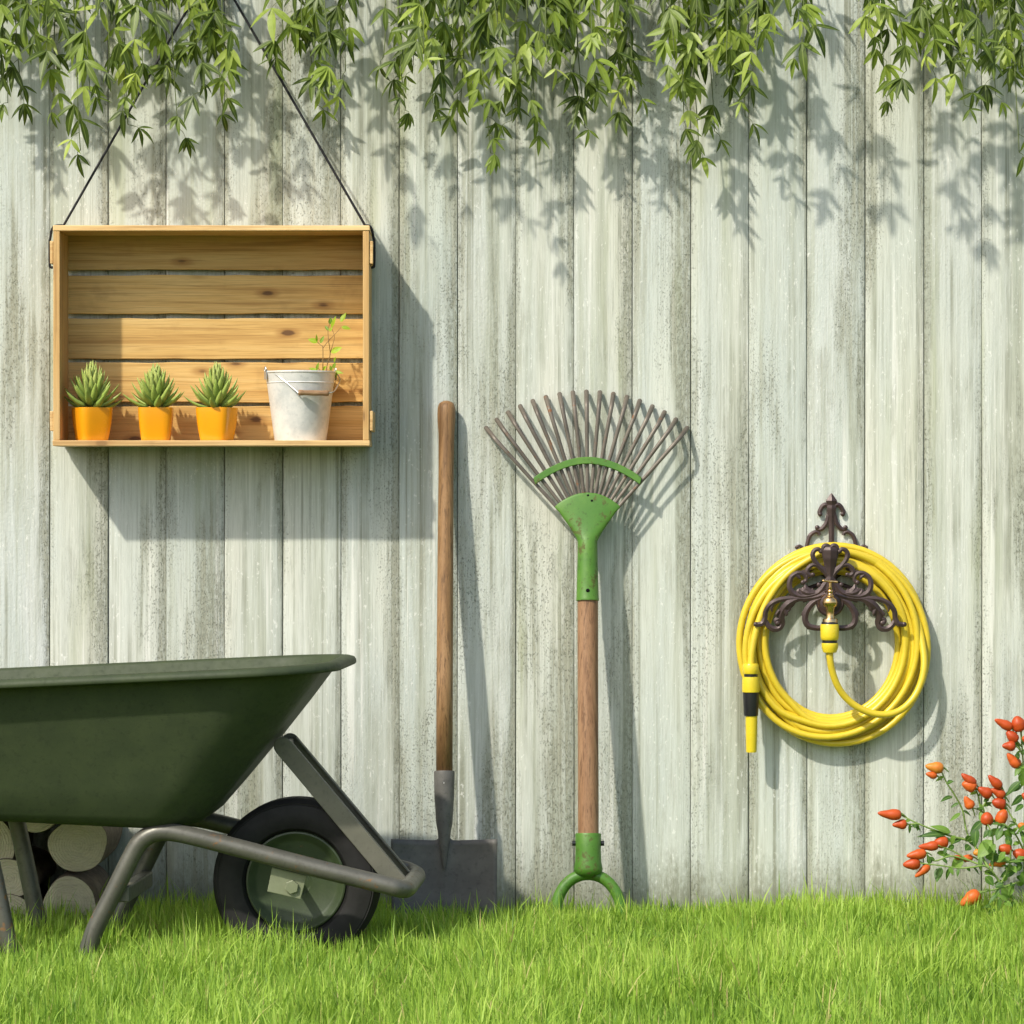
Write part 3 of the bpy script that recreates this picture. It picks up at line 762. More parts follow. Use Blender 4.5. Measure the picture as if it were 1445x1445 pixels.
fs = [(i*seg+k, i*seg+(k+1) % seg, (i+1)*seg+(k+1) % seg, (i+1)*seg+k) for i in range(len(rows)-1) for k in range(seg)]
fs += [tuple(range(seg-1, -1, -1)), tuple((len(rows)-1)*seg+k for k in range(seg))]
m.add(vs, fs); m.build('head', M['greenpaint'], rake, angle=45)
for (x, y, r_, off) in ((908, 926, 8.5, 48.2), (910, 502, 6, 9.5), (927, 526, 6, 12)):
    c_ = rk(*Z(x, y), off/3.141/K + 0.002)
    m = MB(); m.ball(c_, r_/3.141/K, 12, (1, .35, 1)); m.build('bolt_hole', M['hole'], rake)
m = MB()
gk = [(830, 1176, 17.6), (830, 1178, 18.4), (830, 1200, 18.0), (830, 1216, 18.6), (830, 1226, 20.5), (830, 1233, 19), (830, 1239, 8)]
m.tube([rk(x, y) for x, y, _ in gk], [S(r_, -.13) for *_, r_ in gk], 24)
ar = [(784, 1296), (787, 1270), (797, 1250), (812, 1238), (830, 1234), (848, 1238), (863, 1250), (874, 1270), (878, 1296)]
m.tube(catmull([rk(x, y) for x, y in ar], 5), S(8.2, -.13), 14)
m.tube(catmull([rk(784, 1296), rk(787, 1312), rk(800, 1318), rk(831, 1319), rk(862, 1318), rk(875, 1312), rk(878, 1296)], 4), S(8.2, -.13), 14)
m.build('grip_yoke', M['greenpaint'], rake, angle=50)
for sx in (-1, 1):
    m = MB(); c_ = rk(830 + sx*18.5, 1190); m.tube([c_ - Vector((sx*.003, 0, 0)), c_ + Vector((sx*.006, 0, 0))], 0.0052, 12); m.build('bolt', M['black'], rake)

# ------------------------------------------------------------------ wheelbarrow
YAW = -R(3.0)
BY = -0.63
wc = P(420, 1242, BY)
barrow = thing('wheelbarrow', 'dark green wheelbarrow with a steel tube frame parked on the grass', 'wheelbarrow', (wc.x, BY, 0), rz=YAW)
Bm_ = Matrix.Translation((wc.x, BY, 0)) @ Matrix.Rotation(YAW, 4, 'Z'); Bi = Bm_.inverted()
EYE = Bi @ Vector((0, -CD, CZ))
def BL(px_, py_, v):
    """barrow space: the point of the plane at side offset v seen at a photo pixel"""
    d = Bi.to_3x3() @ Vector(((px_-722.5)/K/CD, 1, (722.5-py_)/K/CD))
    return EYE + d*((v-EYE.y)/d.y)
# tray
lev = [((180, 1160), .085, .05), ((236, 1163.5), .135, .07), ((262, 1163), .158, .085), ((284, 1157), .174, .095), ((306, 1141), .188, .105), ((342, 1099), .208, .115), ((387, 1044), .235, .125), ((431, 987), .262, .135), ((470, 934), .285, .145)]
lens_ = [0.52, 0.615, 0.66, 0.70, 0.735, 0.79, 0.86, 0.93, 0.985]
def slope(t): return -0.075 + 0.122*t
rings = []; segc = 9
def ring_at(uf, ub, hw, zf, sl_, rc):
    out = []
    def arc(cu, cv, a0):
        for k in range(segc+1):
            a_ = a0 + math.pi/2*k/segc
            u = cu + rc*math.cos(a_); v = cv + rc*math.sin(a_)
            out.append(Vector((u, v, zf + (u-uf)*sl_)))
    def line(p, q_):
        for k in range(1, 8): out.append(p.lerp(q_, k/8))
    cs = [(uf-rc, hw-rc, 0), (ub+rc, hw-rc, math.pi/2), (ub+rc, -hw+rc, math.pi), (uf-rc, -hw+rc, 1.5*math.pi)]
    for i, (cu, cv, a0) in enumerate(cs):
        arc(cu, cv, a0)
        n_ = cs[(i+1) % 4]
        nxt = Vector((n_[0] + rc*math.cos(n_[2]), n_[1] + rc*math.sin(n_[2]), 0)); nxt.z = zf + (nxt.x-uf)*sl_
        line(out[-1].copy(), nxt)
    return out
for i, ((px_, py_), hw, rc) in enumerate(lev):
    c_ = BL(px_, py_, 0.0 if i > 3 else -0.05); t = i/(len(lev)-1)
    rings.append(ring_at(c_.x, c_.x - lens_[i], hw, c_.z, slope(t), min(rc, hw*0.95)))
c_ = BL(470, 934, 0.0)
for (of, dz) in ((.002, .003), (.007, .005), (.017, .0055), (.025, .0035), (.0285, -.001), (.0290, -.006), (.026, -.0085)):
    rings.append(ring_at(c_.x+of, c_.x-lens_[-1]-of, .285+of, c_.z+dz, slope(1), .145+of))
q = len(rings[0]); m = MB()
fs = [(i*q+k, i*q+(k+1) % q, (i+1)*q+(k+1) % q, (i+1)*q+k) for i in range(len(rings)-1) for k in range(q)]
fs.append(tuple(range(q-1, -1, -1)))
m.add([p for r_ in rings for p in r_], fs)
m.build('tray', M['barrow'], barrow, local=True, solid=0.003, angle=60)
# frame: one bent tube from one front leg round the nose to the other
TR = 0.0168; VN = -0.155
near = [(118, 1362), (134, 1312), (160, 1260), (186, 1207), (197, 1189), (212, 1178), (231, 1174), (262, 1178), (330, 1195), (450, 1226), (545, 1249)]
pn = [BL(x, y, VN) for x, y in near]
nose = BL(572, 1257, VN)
u0 = nose.x
front = [Vector((pn[-1].x + (u0-pn[-1].x)*f, VN + g_, pn[-1].z + (nose.z-pn[-1].z)*f)) for f, g_ in ((.55, .004), (.9, .02), (1.0, .05), (1.0, .10))]
half = pn + front
path = half + [Vector((p.x, -p.y, p.z)) for p in reversed(half)]
m = MB(); m.tube(catmull(path, 5), TR, 18); m.build('frame_tube', M['frame'], barrow, local=True, angle=50)
# handles that drop into the rear legs; a foot joins each pair of legs in the grass
for sg in (1, -1):
    hp = [(-760, 1010), (-520, 1050), (-250, 1095), (-95, 1120), (-60, 1128), (-38, 1140), (-25, 1165), (-14, 1210), (6, 1305), (19, 1366)]
    pts = [BL(x, y, VN) for x, y in hp]; pts = [Vector((p.x, p.y*sg, p.z)) for p in pts]
    m = MB(); m.tube(catmull(pts, 5), TR, 18); m.build('handle', M['frame'], barrow, local=True, angle=50)
    m = MB(); g0, g1 = pts[0] + (pts[0]-pts[1]).normalized()*0.004, pts[0].lerp(pts[1], 0.42)
    m.tube([g0, g0.lerp(g1, .03), g0.lerp(g1, .9), g1], [TR+.002, TR+.005, TR+.004, TR+.003], 18); m.build('hand_grip', M['rubber'], barrow, local=True, angle=50)
    f0 = BL(118, 1362, VN); f1 = BL(19, 1366, VN)
    m = MB(); m.tube([Vector((f1.x-.01, VN*sg, .012)), Vector((f0.x+.01, VN*sg, .012))], 0.014, 14); m.build('foot', M['frame'], barrow, local=True, angle=50)
m = MB(); ca, cb = BL(172, 1262, VN), BL(196, 1250, VN)
m.box((ca.x-.010, VN+.010, ca.z-.016), (ca.x+.012, -VN-.010, ca.z+.014)); m.build('cross_bar', M['strut'], barrow, smooth=False, local=True, bevel=.003)
# struts up to the tray
for sg in (1, -1):
    A = BL(399, 1053, -.062); Bq = BL(566, 1252, -.062); d = (Bq-A).normalized(); nrm = Vector((-d.z, 0, d.x))*S(13.0, BY)
    v0, v1 = sorted((-.062*sg, -.057*sg))
    m = MB(); pl_ = []
    for k in range(9):
        a_ = math.pi*(k/8); pl_.append(A + nrm*math.cos(a_) - d*abs(nrm.length)*math.sin(a_))
    pl_ += [Bq - nrm, Bq + nrm]
    pl_ = [Vector((p.x, v0, p.z)) for p in pl_]
    m.prism(pl_, (0, v1-v0, 0))
    for s2 in (1, -1):      # turned-in flange along each edge
        e0, e1 = A + nrm*s2, Bq + nrm*s2; inn = -nrm.normalized()*s2*0.004; dv = (0.010 if sg > 0 else -0.010)
        vv = (v1+.0003 if sg > 0 else v0-.0003)
        m.prism([Vector((e0.x, vv, e0.z)), Vector((e1.x, vv, e1.z)), Vector((e1.x, vv, e1.z))+inn, Vector((e0.x, vv, e0.z))+inn], (0, dv, 0))
    m.build('strut', M['strut'], barrow, local=True, smooth=False, bevel=.0012)
m = MB(); A = BL(400, 1053, -.062); m.tube([Vector((A.x, -.060, A.z)), Vector((A.x, .060, A.z))], .009, 12); m.build('strut_bar', M['frame'], barrow, local=True)
# wheel
wheel_z = wc.z; RW = S(118, BY-.045); 
MW = Matrix.Translation((0, 0, wheel_z)) @ Matrix.Rotation(R(90), 4, 'X')      # lathe axis along -v
hw = 0.043
prof = [(.0965, -hw*.55), (.103, -hw*.86), (.118, -hw*1.0), (.133, -hw*1.0), (.145, -hw*.95), (.1475, -hw*.94), (.149, -hw*.90), (.151, -hw*.91), (.156, -hw*.80), (.1585, -hw*.68)]
tread = []
for k in range(-3, 4):
    c0 = k*hw*0.19
    tread += [(.1600, c0-hw*.055), (.1600, c0+hw*.055), (.1562, c0+hw*.075), (.1562, c0+hw*.115)]
full = prof + tread[:-2] + [(r_, -h_) for r_, h_ in reversed(prof)]
sc_ = RW/.160
wh = bpy.data.objects.new('wheel', None); COL.objects.link(wh); wh.parent = barrow
m = MB(); m.lathe([(r_*sc_, h_) for r_, h_ in full], 72, MW, caps=False); tyre = m.build('tyre', M['rubber'], wh, local=True, angle=35)
m = MB(); dp = [(.0001, .30), (.026, .30), (.030, .36), (.078, .40), (.084, .46), (.091, .66), (.0955, .72), (.0985, .70), (.1000, .60)]
m.lathe([(r_*sc_*.97, -hw*h_) for r_, h_ in dp] + [(r_*sc_*.97, hw*h_) for r_, h_ in reversed(dp)], 64, MW); m.build('rim', M['disc'], wh, local=True, angle=30)
m = MB(); m.lathe([(.009, -.141), (.009, .141)], 16, MW); m.build('axle', M['strut'], wh, local=True)
for sg in (1, -1):
    poly = [BL(x, y, VN+.012) for x, y in ((384, 1224), (433, 1236), (424, 1269), (377, 1258))]
    m = MB(); m.prism([Vector((p.x, p.y*sg, p.z)) for p in poly], (0, .004*sg, 0)); br = m.build('bracket', M['bracket'], barrow, local=True, smooth=False, bevel=.001)
    bc_ = BL(412, 1251.5, VN+.012); bc_.y *= sg
    hx = [bc_ + Vector((math.cos(R(60*k+20))*S(10, -.65), 0, math.sin(R(60*k+20))*S(10, -.65))) for k in range(6)]
    m = MB(); m.prism(hx, (0, -.007*sg, 0)); m.build('bolt', M['bracket'], br, local=True, smooth=False, bevel=.0012)

# ------------------------------------------------------------------ firewood stacked by the fence
logs = [(110, 1192, 43, 38, 'round log on top at the right end of the woodpile'), (98, 1279, 40, 41, 'lowest log at the right end of the woodpile, grass over its face'),
        (44, 1132, 45, 44, 'log mostly hidden under the wheelbarrow tray, topmost of the woodpile'), (-28, 1192, 50, 47, 'log cut by the picture edge beside the wheelbarrow leg'),
        (14, 1240, 40, 27, 'small split log between the wheelbarrow legs'), (8, 1302, 42, 40, 'log lying low in the grass between the wheelbarrow legs'),
        (-76, 1272, 46, 44, None), (-112, 1186, 45, 43, None), (-58, 1105, 42, 42, None)]
YL = -0.30
for i, (px_, py_, rx_, rz_, lab) in enumerate(logs):
    yl = YL + rnd.uniform(-.012, .012)
    c_ = P(px_, py_, yl); t = thing('firewood_log', lab or 'log in the part of the woodpile left of the frame', 'log', c_, 'firewood logs stacked against the fence')
    ph = rnd.uniform(0, 6); seg = 40
    def rad(a_):
        return 1 + .035*math.sin(2*a_+ph) + .03*math.sin(3*a_+ph*2) + .015*math.sin(5*a_+ph)
    def lring(y, f): return [(S(rx_, yl)*f*rad(2*math.pi*k/seg)*math.cos(2*math.pi*k/seg), y, S(rz_, yl)*f*rad(2*math.pi*k/seg)*math.sin(2*math.pi*k/seg)) for k in range(seg)]
    m = MB(); L = -.012-yl
    rgs = [lring(0.0005, .975)] + [lring(.004 + (L-.004)*k/10, 1 + rnd.uniform(-.012, .012)) for k in range(11)]
    m.add([p for r_ in rgs for p in r_], [(j*seg+k, (j+1)*seg+k, (j+1)*seg+(k+1) % seg, j*seg+(k+1) % seg) for j in range(len(rgs)-1) for k in range(seg)] + [tuple((len(rgs)-1)*seg+k for k in range(seg))])
    m.build('bark', M['bark'], t, local=True, angle=0)
    m = MB(); m.add(lring(0, .975), [tuple(range(seg))]); 
    o = m.build('cut_face', M['logend'], t, local=True, smooth=False)

# ------------------------------------------------------------------ hose hanger (cast iron), tap and hose
def Q(x, y, d): return P(1050 + x/6.02, 690 + y/6.02, d)
hp = P(1172, 830, 0)
hanger = thing('hose_hanger', 'dark brown cast iron scrollwork hose hanger on the fence', 'hose hanger', hp)
def strokes(mb_, lst, cx, d, fl=0.5):
    for st in lst:
        for mir in (1, -1):
            pts = [Q(cx + (x-cx)*mir, y, d + (w_[0] if w_ else 0)) for x, y, r_, *w_ in st]
            rad_ = [r_*1.30/2/6.02/K for x, y, r_, *w_ in st]
            nn = 5; sm = catmull(pts, nn); rr2 = [float(np.interp(i/(len(sm)-1), np.linspace(0, 1, len(rad_)), rad_)) for i in range(len(sm))]
            mb_.tube(sm, rr2, 6, flat=((0, 1, 0), fl*1.25), ref=(0, -1, 0))
            x, y, r_, *w_ = st[-1]
            if len(w_) > 1: mb_.ball(pts[-1], r_*0.62/6.02/K, 10, (1, .8, 1))
            if all(abs(p_[0]-cx) < 4 for p_ in st): break
m = MB()
strokes(m, [
    [(742, 36, 6), (742, 60, 36), (742, 100, 84), (742, 135, 62), (742, 165, 70), (742, 230, 54), (742, 300, 42), (742, 460, 40)],
    [(738, 190, 32), (722, 150, 36), (690, 134, 36), (662, 152, 34), (642, 195, 34), (646, 214, 34, 0, 1)],
    [(726, 175, 26), (714, 235, 34), (700, 288, 34), (664, 335, 34), (628, 345, 30), (622, 328, 34, 0, 1)],
    [(640, 392, 26), (632, 372, 26), (600, 366, 28), (558, 398, 32), (536, 470, 30), (530, 520, 26)],
    [(500, 500, 22), (470, 484, 22), (446, 496, 26, 0, 1)],
    [(742, 470, 40), (742, 600, 46), (736, 760, 60), (733, 900, 70)],
    [(530, 520, 26), (560, 600, 26), (640, 700, 26), (720, 760, 26)]], 742, -0.006)
m.build('back_plate', M['iron'], hanger, angle=28)
m = MB()
m.ball(Q(742, 112, -.0105), .0016, 8)
m.build('screw_head', M['chrome'], hanger)
m = MB()
F = -0.068
strokes(m, [
    [(731, 492, 70), (731, 520, 104), (731, 590, 98), (731, 660, 66), (731, 740, 52), (731, 780, 62), (731, 900, 60)],
    [(730, 512, 26), (712, 484, 34), (684, 484, 36), (672, 516, 34), (684, 590, 26), (700, 690, 20)],
    [(712, 745, 34), (682, 700, 36), (640, 660, 36), (600, 610, 36), (582, 560, 36), (598, 522, 34), (632, 512, 32), (652, 532, 30, 0, 1)],
    [(690, 690, 28), (640, 655, 32), (585, 645, 32), (545, 675, 34), (535, 710, 34), (558, 732, 34), (585, 728, 30, 0, 1)],
    [(548, 705, 26), (530, 740, 24), (525, 775, 26), (500, 795, 34, 0, 1)],
    [(528, 760, 24), (505, 722, 30), (455, 714, 34), (405, 745, 36), (385, 800, 38), (392, 850, 40), (425, 892, 44), (485, 912, 50), (560, 905, 54), (630, 880, 50), (680, 820, 44), (712, 770, 40)],
    [(470, 850, 16), (500, 870, 50), (540, 885, 64), (600, 885, 50)],
    [(520, 812, 16), (528, 850, 44), (560, 880, 54)],
    [(555, 850, 8), (548, 875, 34), (575, 890, 40)],
    [(690, 850, 30), (655, 845, 26), (638, 826, 26), (636, 815, 34, 0, 1)],
    [(690, 890, 50), (620, 915, 52), (520, 930, 44), (400, 930, 40), (300, 942, 38), (225, 980, 38), (185, 1040, 36, .004), (178, 1095, 36, .006), (158, 1140, 36, .006), (118, 1152, 34, .006), (100, 1150, 34, .006, 1)],
    [(520, 925, 30), (440, 940, 44), (370, 980, 56), (325, 1040, 58, .004), (312, 1095, 56, .006), (322, 1140, 46, .008), (300, 1182, 42, .008), (250, 1190, 42, .008), (205, 1160, 38, .008), (182, 1120, 34, .008)],
    [(300, 1100, 40, .006), (270, 1115, 36, .006), (285, 1140, 40, .006, 1)],
    [(345, 1020, 30), (360, 1060, 26), (352, 1080, 10)], [(380, 985, 40), (385, 1020, 26), (370, 1045, 8)], [(430, 950, 34), (410, 985, 26), (400, 1010, 8)],
    [(470, 845, 10), (462, 870, 34), (490, 900, 44)], [(500, 835, 8), (500, 862, 34), (520, 895, 44)], [(585, 845, 8), (575, 865, 30), (590, 890, 40)],
    [(470, 915, 40), (430, 905, 26), (402, 912, 8)], [(250, 965, 30), (232, 1010, 24), (238, 1045, 8)], [(440, 725, 30), (470, 752, 22), (478, 770, 6)],
    [(300, 1030, 24), (275, 1065, 20), (280, 1080, 8)],
    [(560, 930, 30), (500, 960, 14)],
    [(650, 930, 40), (590, 960, 44), (545, 1010, 48), (522, 1065, 46), (520, 1120, 44), (545, 1162, 44), (600, 1180, 42), (680, 1182, 40)],
    [(575, 985, 34), (535, 1020, 44), (505, 1055, 30), (486, 1074, 8)],
    [(530, 1130, 40), (540, 1175, 24), (545, 1195, 6)]], 731, F)
m.build('front_scroll', M['iron'], hanger, angle=28)
m = MB()
cM = Matrix.Translation(Q(731, 965, F+.002)) @ Matrix.Rotation(R(90), 4, 'X')
r0 = 118/6.02/K
m.lathe([(.0001, -.052), (r0*.75, -.052), (r0*.8, -.01), (r0, -.004), (r0*1.02, .002), (r0*.9, .006), (r0*.75, .004), (r0*.55, .007), (.0001, .007)], 40, cM); m.build('boss', M['iron'], hanger, angle=35)
m = MB()
for sx in (-1, 1):     # side arms that carry the coil from the wall plate to the front scroll
    m.tube(catmull([Q(731+sx*40, 560, -.004), Q(731+sx*90, 640, -.02), Q(731+sx*200, 700, -.045), Q(731+sx*230, 706, F)], 5), .0045, 10)
    m.tube(catmull([Q(731+sx*60, 800, -.004), Q(731+sx*200, 850, -.02), Q(731+sx*320, 900, -.045), Q(731+sx*345, 925, F)], 5), .0045, 10)
m.build('support_arm', M['iron'], hanger)

tap = thing('brass_tap', 'shiny brass tap in front of the cast iron hose hanger', 'tap', Q(731, 965, F-.03))
DT = F - 0.030
def vlathe(mb_, prof_, cx=731):
    c_ = Q(cx, 0, DT)
    mb_.lathe([(r_/6.02/K*(CD+DT)/CD, Q(cx, y, DT).z) for r_, y in reversed(prof_)], 28, Matrix.Translation((c_.x, DT, 0)))
m = MB()
vlathe(m, [(10, 850), (20, 856), (24, 862), (24, 880), (20, 886), (24, 895), (34, 905), (34, 912), (26, 918), (40, 935), (45, 960), (43, 1000), (36, 1030), (34, 1060), (36, 1085), (40, 1098), (62, 1102), (65, 1108), (65, 1138), (60, 1145), (30, 1146)])
m.tube([Q(731, 970, DT), Q(731, 970, F-.004)], .0085, 18)
m.ball(Q(731, 965, DT), 56/6.02/K, 20, (1.15, .9, 1))
m.build('body', M['brass'], tap, angle=35)
m = MB(); vlathe(m, [(12, 796), (12, 830), (18, 836), (18, 846), (14, 852)]); m.build('spindle', M['brass'], tap, angle=35)
m = MB()
m.tube([Q(664, 778, DT-.002), Q(672, 778, DT-.002), Q(700, 782, DT), Q(731, 786, DT), Q(762, 786, DT), Q(788, 790, DT), Q(797, 790, DT)], [.0018, .0032, .0026, .0036, .0026, .0036, .002], 14, flat=((0, 0, 1), .8))
m.build('tap_handle', M['brass'], tap)

# hose
hose = thing('garden_hose', 'coiled bright yellow garden hose hanging on the iron hanger', 'hose', P(1174, 910, -.02))
HR = S(4.8)
loops = [(1.0, -.010), (.80, -.021), (.60, -.010), (.38, -.021), (.20, -.010), (0.0, -.020), (.12, -.031), (.50, -.032), (.28, -.029), (.92, -.030), (.70, -.032), (.40, -.041), (.06, -.038), (.80, -.041)]
offs = [(rnd.uniform(-3, 3), rnd.uniform(-2, 6)) for _ in loops]
pts = []
NL = len(loops); ST = 40
down_ = lambda q_: max(0, -math.sin(q_))
for i in range(NL*ST - 12):
    tN = i/ST; k = int(tN); fr = tN-k; fr = fr*fr*(3-2*fr)
    f0, d0 = loops[k]; f1, d1 = loops[min(k+1, NL-1)]
    a_ = 2*math.pi*tN + R(250)
    f = f0 + (f1-f0)*fr + (.05 if k < 6 else .10)*math.sin(a_*1.0 + k*2.3) + .04*math.sin(2*a_ + k)
    f = min(1.02, max(0.0, f)); d = d0 + (d1-d0)*fr
    down = max(0, -math.sin(a_))
    rx_ = 94 + 40*f; ry_ = 102 + 38*f
    o0, o1 = offs[k], offs[min(k+1, NL-1)]; cx_ = 1171.5 + 1.5*f + o0[0] + (o1[0]-o0[0])*fr; cy_ = 907 + 2*f + (o0[1] + (o1[1]-o0[1])*fr)*down_(a_)
    x = cx_ + rx_*math.cos(a_); y = cy_ - ry_*math.sin(a_)
    top_ = max(0, math.sin(a_)); y += 5*top_*(1-f)*1.0 - 2*top_
    d = d*1.0 - .002*math.sin(3*a_+k)
    tail = max(0.0, (i - (NL*ST - 12 - 16))/16); d = d + (-.014 - d)*tail**1.5; d = d + (-.008-d)*max(0, 1-i/10)
    pts.append(P(x, y, d))
# run out of the coil: over the top and down to the spray end at the left
end = [(1146, 787, -.048), (1110, 812, -.049), (1083, 848, -.049), (1068, 886, -.052), (1061, 920, -.056), (1059.5, 944, -.058)]
aim = [P(*e_) for e_ in end]
pts = [p for p in pts if not (len(pts) - 1 == -1)]
m = MB()
m.tube(catmull(pts[::2], 3), HR, 12, ref=(0, 1, 0))
m.build('coil', M['hose'], hose, angle=0)
m = MB()
feed = [(1170.5, 912, DT), (1171, 928, DT), (1174, 946, DT+.003), (1182, 968, DT+.008), (1195, 986, DT+.014), (1214, 1000, DT+.018), (1238, 1008, DT+.022), (1262, 1006, DT+.026), (1282, 993, DT+.030), (1297, 970, DT+.036), (1304, 940, DT+.042), (1301, 905, DT+.056), (1292, 868, DT+.070), (1276, 838, DT+.084), (1255, 820, DT+.088)]
m.tube(catmull([P(*e_) for e_ in feed], 6), HR*1.02, 14, ref=(0, 1, 0))
drop = [(1285, 862, -.012), (1266, 824, -.020), (1238, 796, -.032), (1204, 781, -.042), (1172, 779, -.047)] + end
m.tube(catmull([P(*e_) for e_ in drop], 6), HR*1.02, 14, ref=(0, 1, 0))
m.build('loose_end', M['hose'], hose, angle=0)
def plathe(mb_, cx, prof_, d, seg=28):
    c_ = P(cx, 0, d)
    mb_.lathe([(r_/K*(CD+d)/CD, P(cx, y, d).z) for r_, y in reversed(prof_)], seg, Matrix.Translation((c_.x, d, 0)))
con = bpy.data.objects.new('tap_connector', None); COL.objects.link(con); con.parent = hose
m = MB(); plathe(m, 1170.8, [(8, 880.5), (12.6, 880.7), (13.2, 882), (13.2, 898), (12.6, 902), (11.5, 903.3), (8, 903.5)], DT); m.build('upper_sleeve', M['yplastic'], con, angle=35)
m = MB(); plathe(m, 1170.8, [(9, 901), (10.6, 902), (10.6, 909), (9, 910)], DT); m.build('seal_ring', M['black'], con, angle=35)
m = MB(); plathe(m, 1171, [(8, 907.2), (11.6, 907.4), (12, 909), (11.4, 915), (9.4, 920.5), (7, 921.5)], DT); m.build('lower_nut', M['yplastic'], con, angle=35)
m = MB(); plathe(m, 1170.8, [(11, 877.5), (11.6, 879), (11.6, 881)], DT); m.build('washer', M['black'], con, angle=35)
noz = bpy.data.objects.new('spray_nozzle', None); COL.objects.link(noz); noz.parent = hose
DN = -.058
m = MB(); plathe(m, 1059.5, [(7, 936.2), (10.6, 936.8), (11.6, 939), (11.6, 949), (10.8, 950.8), (7, 951)], DN); m.build('upper_nut', M['yplastic'], noz, angle=35)
m = MB(); plathe(m, 1059.5, [(8, 949), (9.6, 950), (9.6, 956), (8, 957)], DN); m.build('seal_ring', M['black'], noz, angle=35)
m = MB(); plathe(m, 1059.5, [(8, 954.8), (11.8, 955.2), (12.4, 960), (12.6, 972), (12.3, 976.6), (8, 977)], DN); m.build('collar', M['yplastic'], noz, angle=35)
m = MB(); plathe(m, 1059.7, [(9, 976.5), (11.6, 977.3), (11.4, 982), (10.2, 1008), (9.8, 1010), (6, 1010.3)], DN); m.build('black_sleeve', M['black'], noz, angle=35)
m = MB(); plathe(m, 1060.3, [(8.4, 1008), (8.4, 1020), (7.7, 1058), (7.2, 1061.5), (5.6, 1061.8), (5.4, 1040)], DN); m.build('spout', M['yplastic'], noz, angle=35)

# ------------------------------------------------------------------ chilli plant
YC = -0.15
def C(x, y, d=0.0): return P(1200 + x/4.514, 980 + y/4.514, YC + d)
root_ = P(1446, 1330, YC); root_.z = 0
chil = thing('chilli_plant', 'chilli plant full of small orange red peppers by the fence at right', 'chilli plant', root_)
peps = [(175, 755, 325, 765, 70), (268, 832, 358, 828, 64), (478, 455, 590, 470, 74), (482, 505, 548, 520, 48), (708, 505, 796, 570, 58), (712, 570, 795, 600, 76), (880, 515, 960, 590, 62), (812, 595, 895, 640, 72),
        (895, 605, 980, 650, 62), (905, 680, 988, 700, 72), (730, 650, 775, 722, 66), (877, 750, 868, 828, 80), (990, 735, 948, 822, 76), (920, 160, 1030, 215, 62), (1060, 138, 1085, 232, 88), (996, 235, 1055, 295, 68), (968, 328, 1050, 330, 64),
        (1000, 375, 1075, 460, 70), (435, 968, 560, 958, 62), (530, 945, 618, 935, 78), (358, 1030, 482, 1012, 66), (335, 1085, 440, 1072, 78), (412, 1162, 503, 1090, 52), (680, 1042, 778, 1038, 46), (782, 1010, 832, 1000, 46),
        (945, 972, 1022, 992, 68), (1035, 1005, 1112, 1032, 78), (885, 1088, 990, 1065, 66), (702, 1342, 822, 1262, 90), (1094, 280, 1140, 292, 56), (1090, 640, 1150, 655, 64), (1070, 830, 1110, 850, 48), (655, 1030, 700, 1042, 30),
        (1180, 180, 1230, 250, 70), (1260, 420, 1320, 470, 66), (1220, 760, 1270, 820, 70), (1330, 620, 1390, 660, 66), (1300, 950, 1360, 990, 64), (1210, 1120, 1270, 1080, 70), (1420, 820, 1470, 870, 66)]
stem_pts = [
    [(1120, 1560, 0), (1080, 1380, 0), (1020, 1270, 0), (960, 1205, -.01), (872, 1098, -.02), (780, 1100, -.03), (690, 1106, -.03), (560, 1088, -.04), (445, 1075, -.045)],
    [(872, 1098, -.02), (760, 1058, -.01), (660, 1000, -.01), (560, 960, -.02)],
    [(760, 1058, -.01), (640, 1030, -.02), (540, 1060, -.03), (485, 1020, -.035)],
    [(880, 1105, -.02), (815, 1000, 0), (760, 935, .01), (650, 905, 0), (545, 868, -.01), (430, 822, -.02), (330, 772, -.02)],
    [(430, 822, -.02), (395, 826, -.02), (358, 828, -.02)],
    [(760, 935, .01), (735, 850, .02), (715, 740, .02), (670, 650, .01), (615, 565, 0), (580, 490, 0)],
    [(905, 1120, -.01), (908, 1000, -.02), (905, 900, -.03), (875, 828, -.03)],
    [(1140, 1560, 0), (1115, 1200, .01), (1108, 1000, .01), (1112, 700, .02), (1106, 520, .02), (1095, 350, .01), (1085, 235, 0)],
    [(1108, 1000, .01), (1050, 890, 0), (985, 830, -.01), (950, 822, -.01)],
    [(1112, 900, .01), (1060, 830, 0), (1010, 750, 0), (985, 700, 0)],
    [(985, 830, 0), (900, 790, .01), (830, 740, .01), (780, 722, .01)],
    [(830, 740, .01), (815, 650, .01), (795, 600, 0)], [(830, 740, .01), (860, 690, .01), (900, 640, .0)], [(985, 720, 0), (985, 650, 0), (962, 592, 0)],
    [(1095, 380, .01), (1070, 340, 0), (1050, 330, 0)], [(1100, 440, .01), (1085, 460, 0), (1075, 458, 0)], [(1090, 330, .01), (1065, 300, 0), (1030, 215, 0)], 
    [(1140, 1170, .0), (1040, 1205, -.01), (950, 1235, -.03), (830, 1262, -.05)],
    [(1112, 1010, 0), (1060, 1060, -.02), (990, 1065, -.03)], [(960, 1205, -.01), (1010, 1100, -.02), (1022, 992, -.03)],
    [(1150, 1560, 0), (1200, 1250, -.02), (1220, 1000, -.03), (1260, 820, -.02), (1310, 660, 0), (1310, 480, .01)], [(1220, 1000, -.03), (1300, 990, -.03), (1400, 900, -.02), (1470, 870, -.02)], [(1112, 700, .02), (1180, 400, .0), (1230, 250, 0)]]
m = MB()
for st in stem_pts:
    pp = catmull([C(*p) for p in st], 5)
    r0 = .0030 if len(st) > 6 else .0020
    m.tube(pp, [r0, .0014], 8)
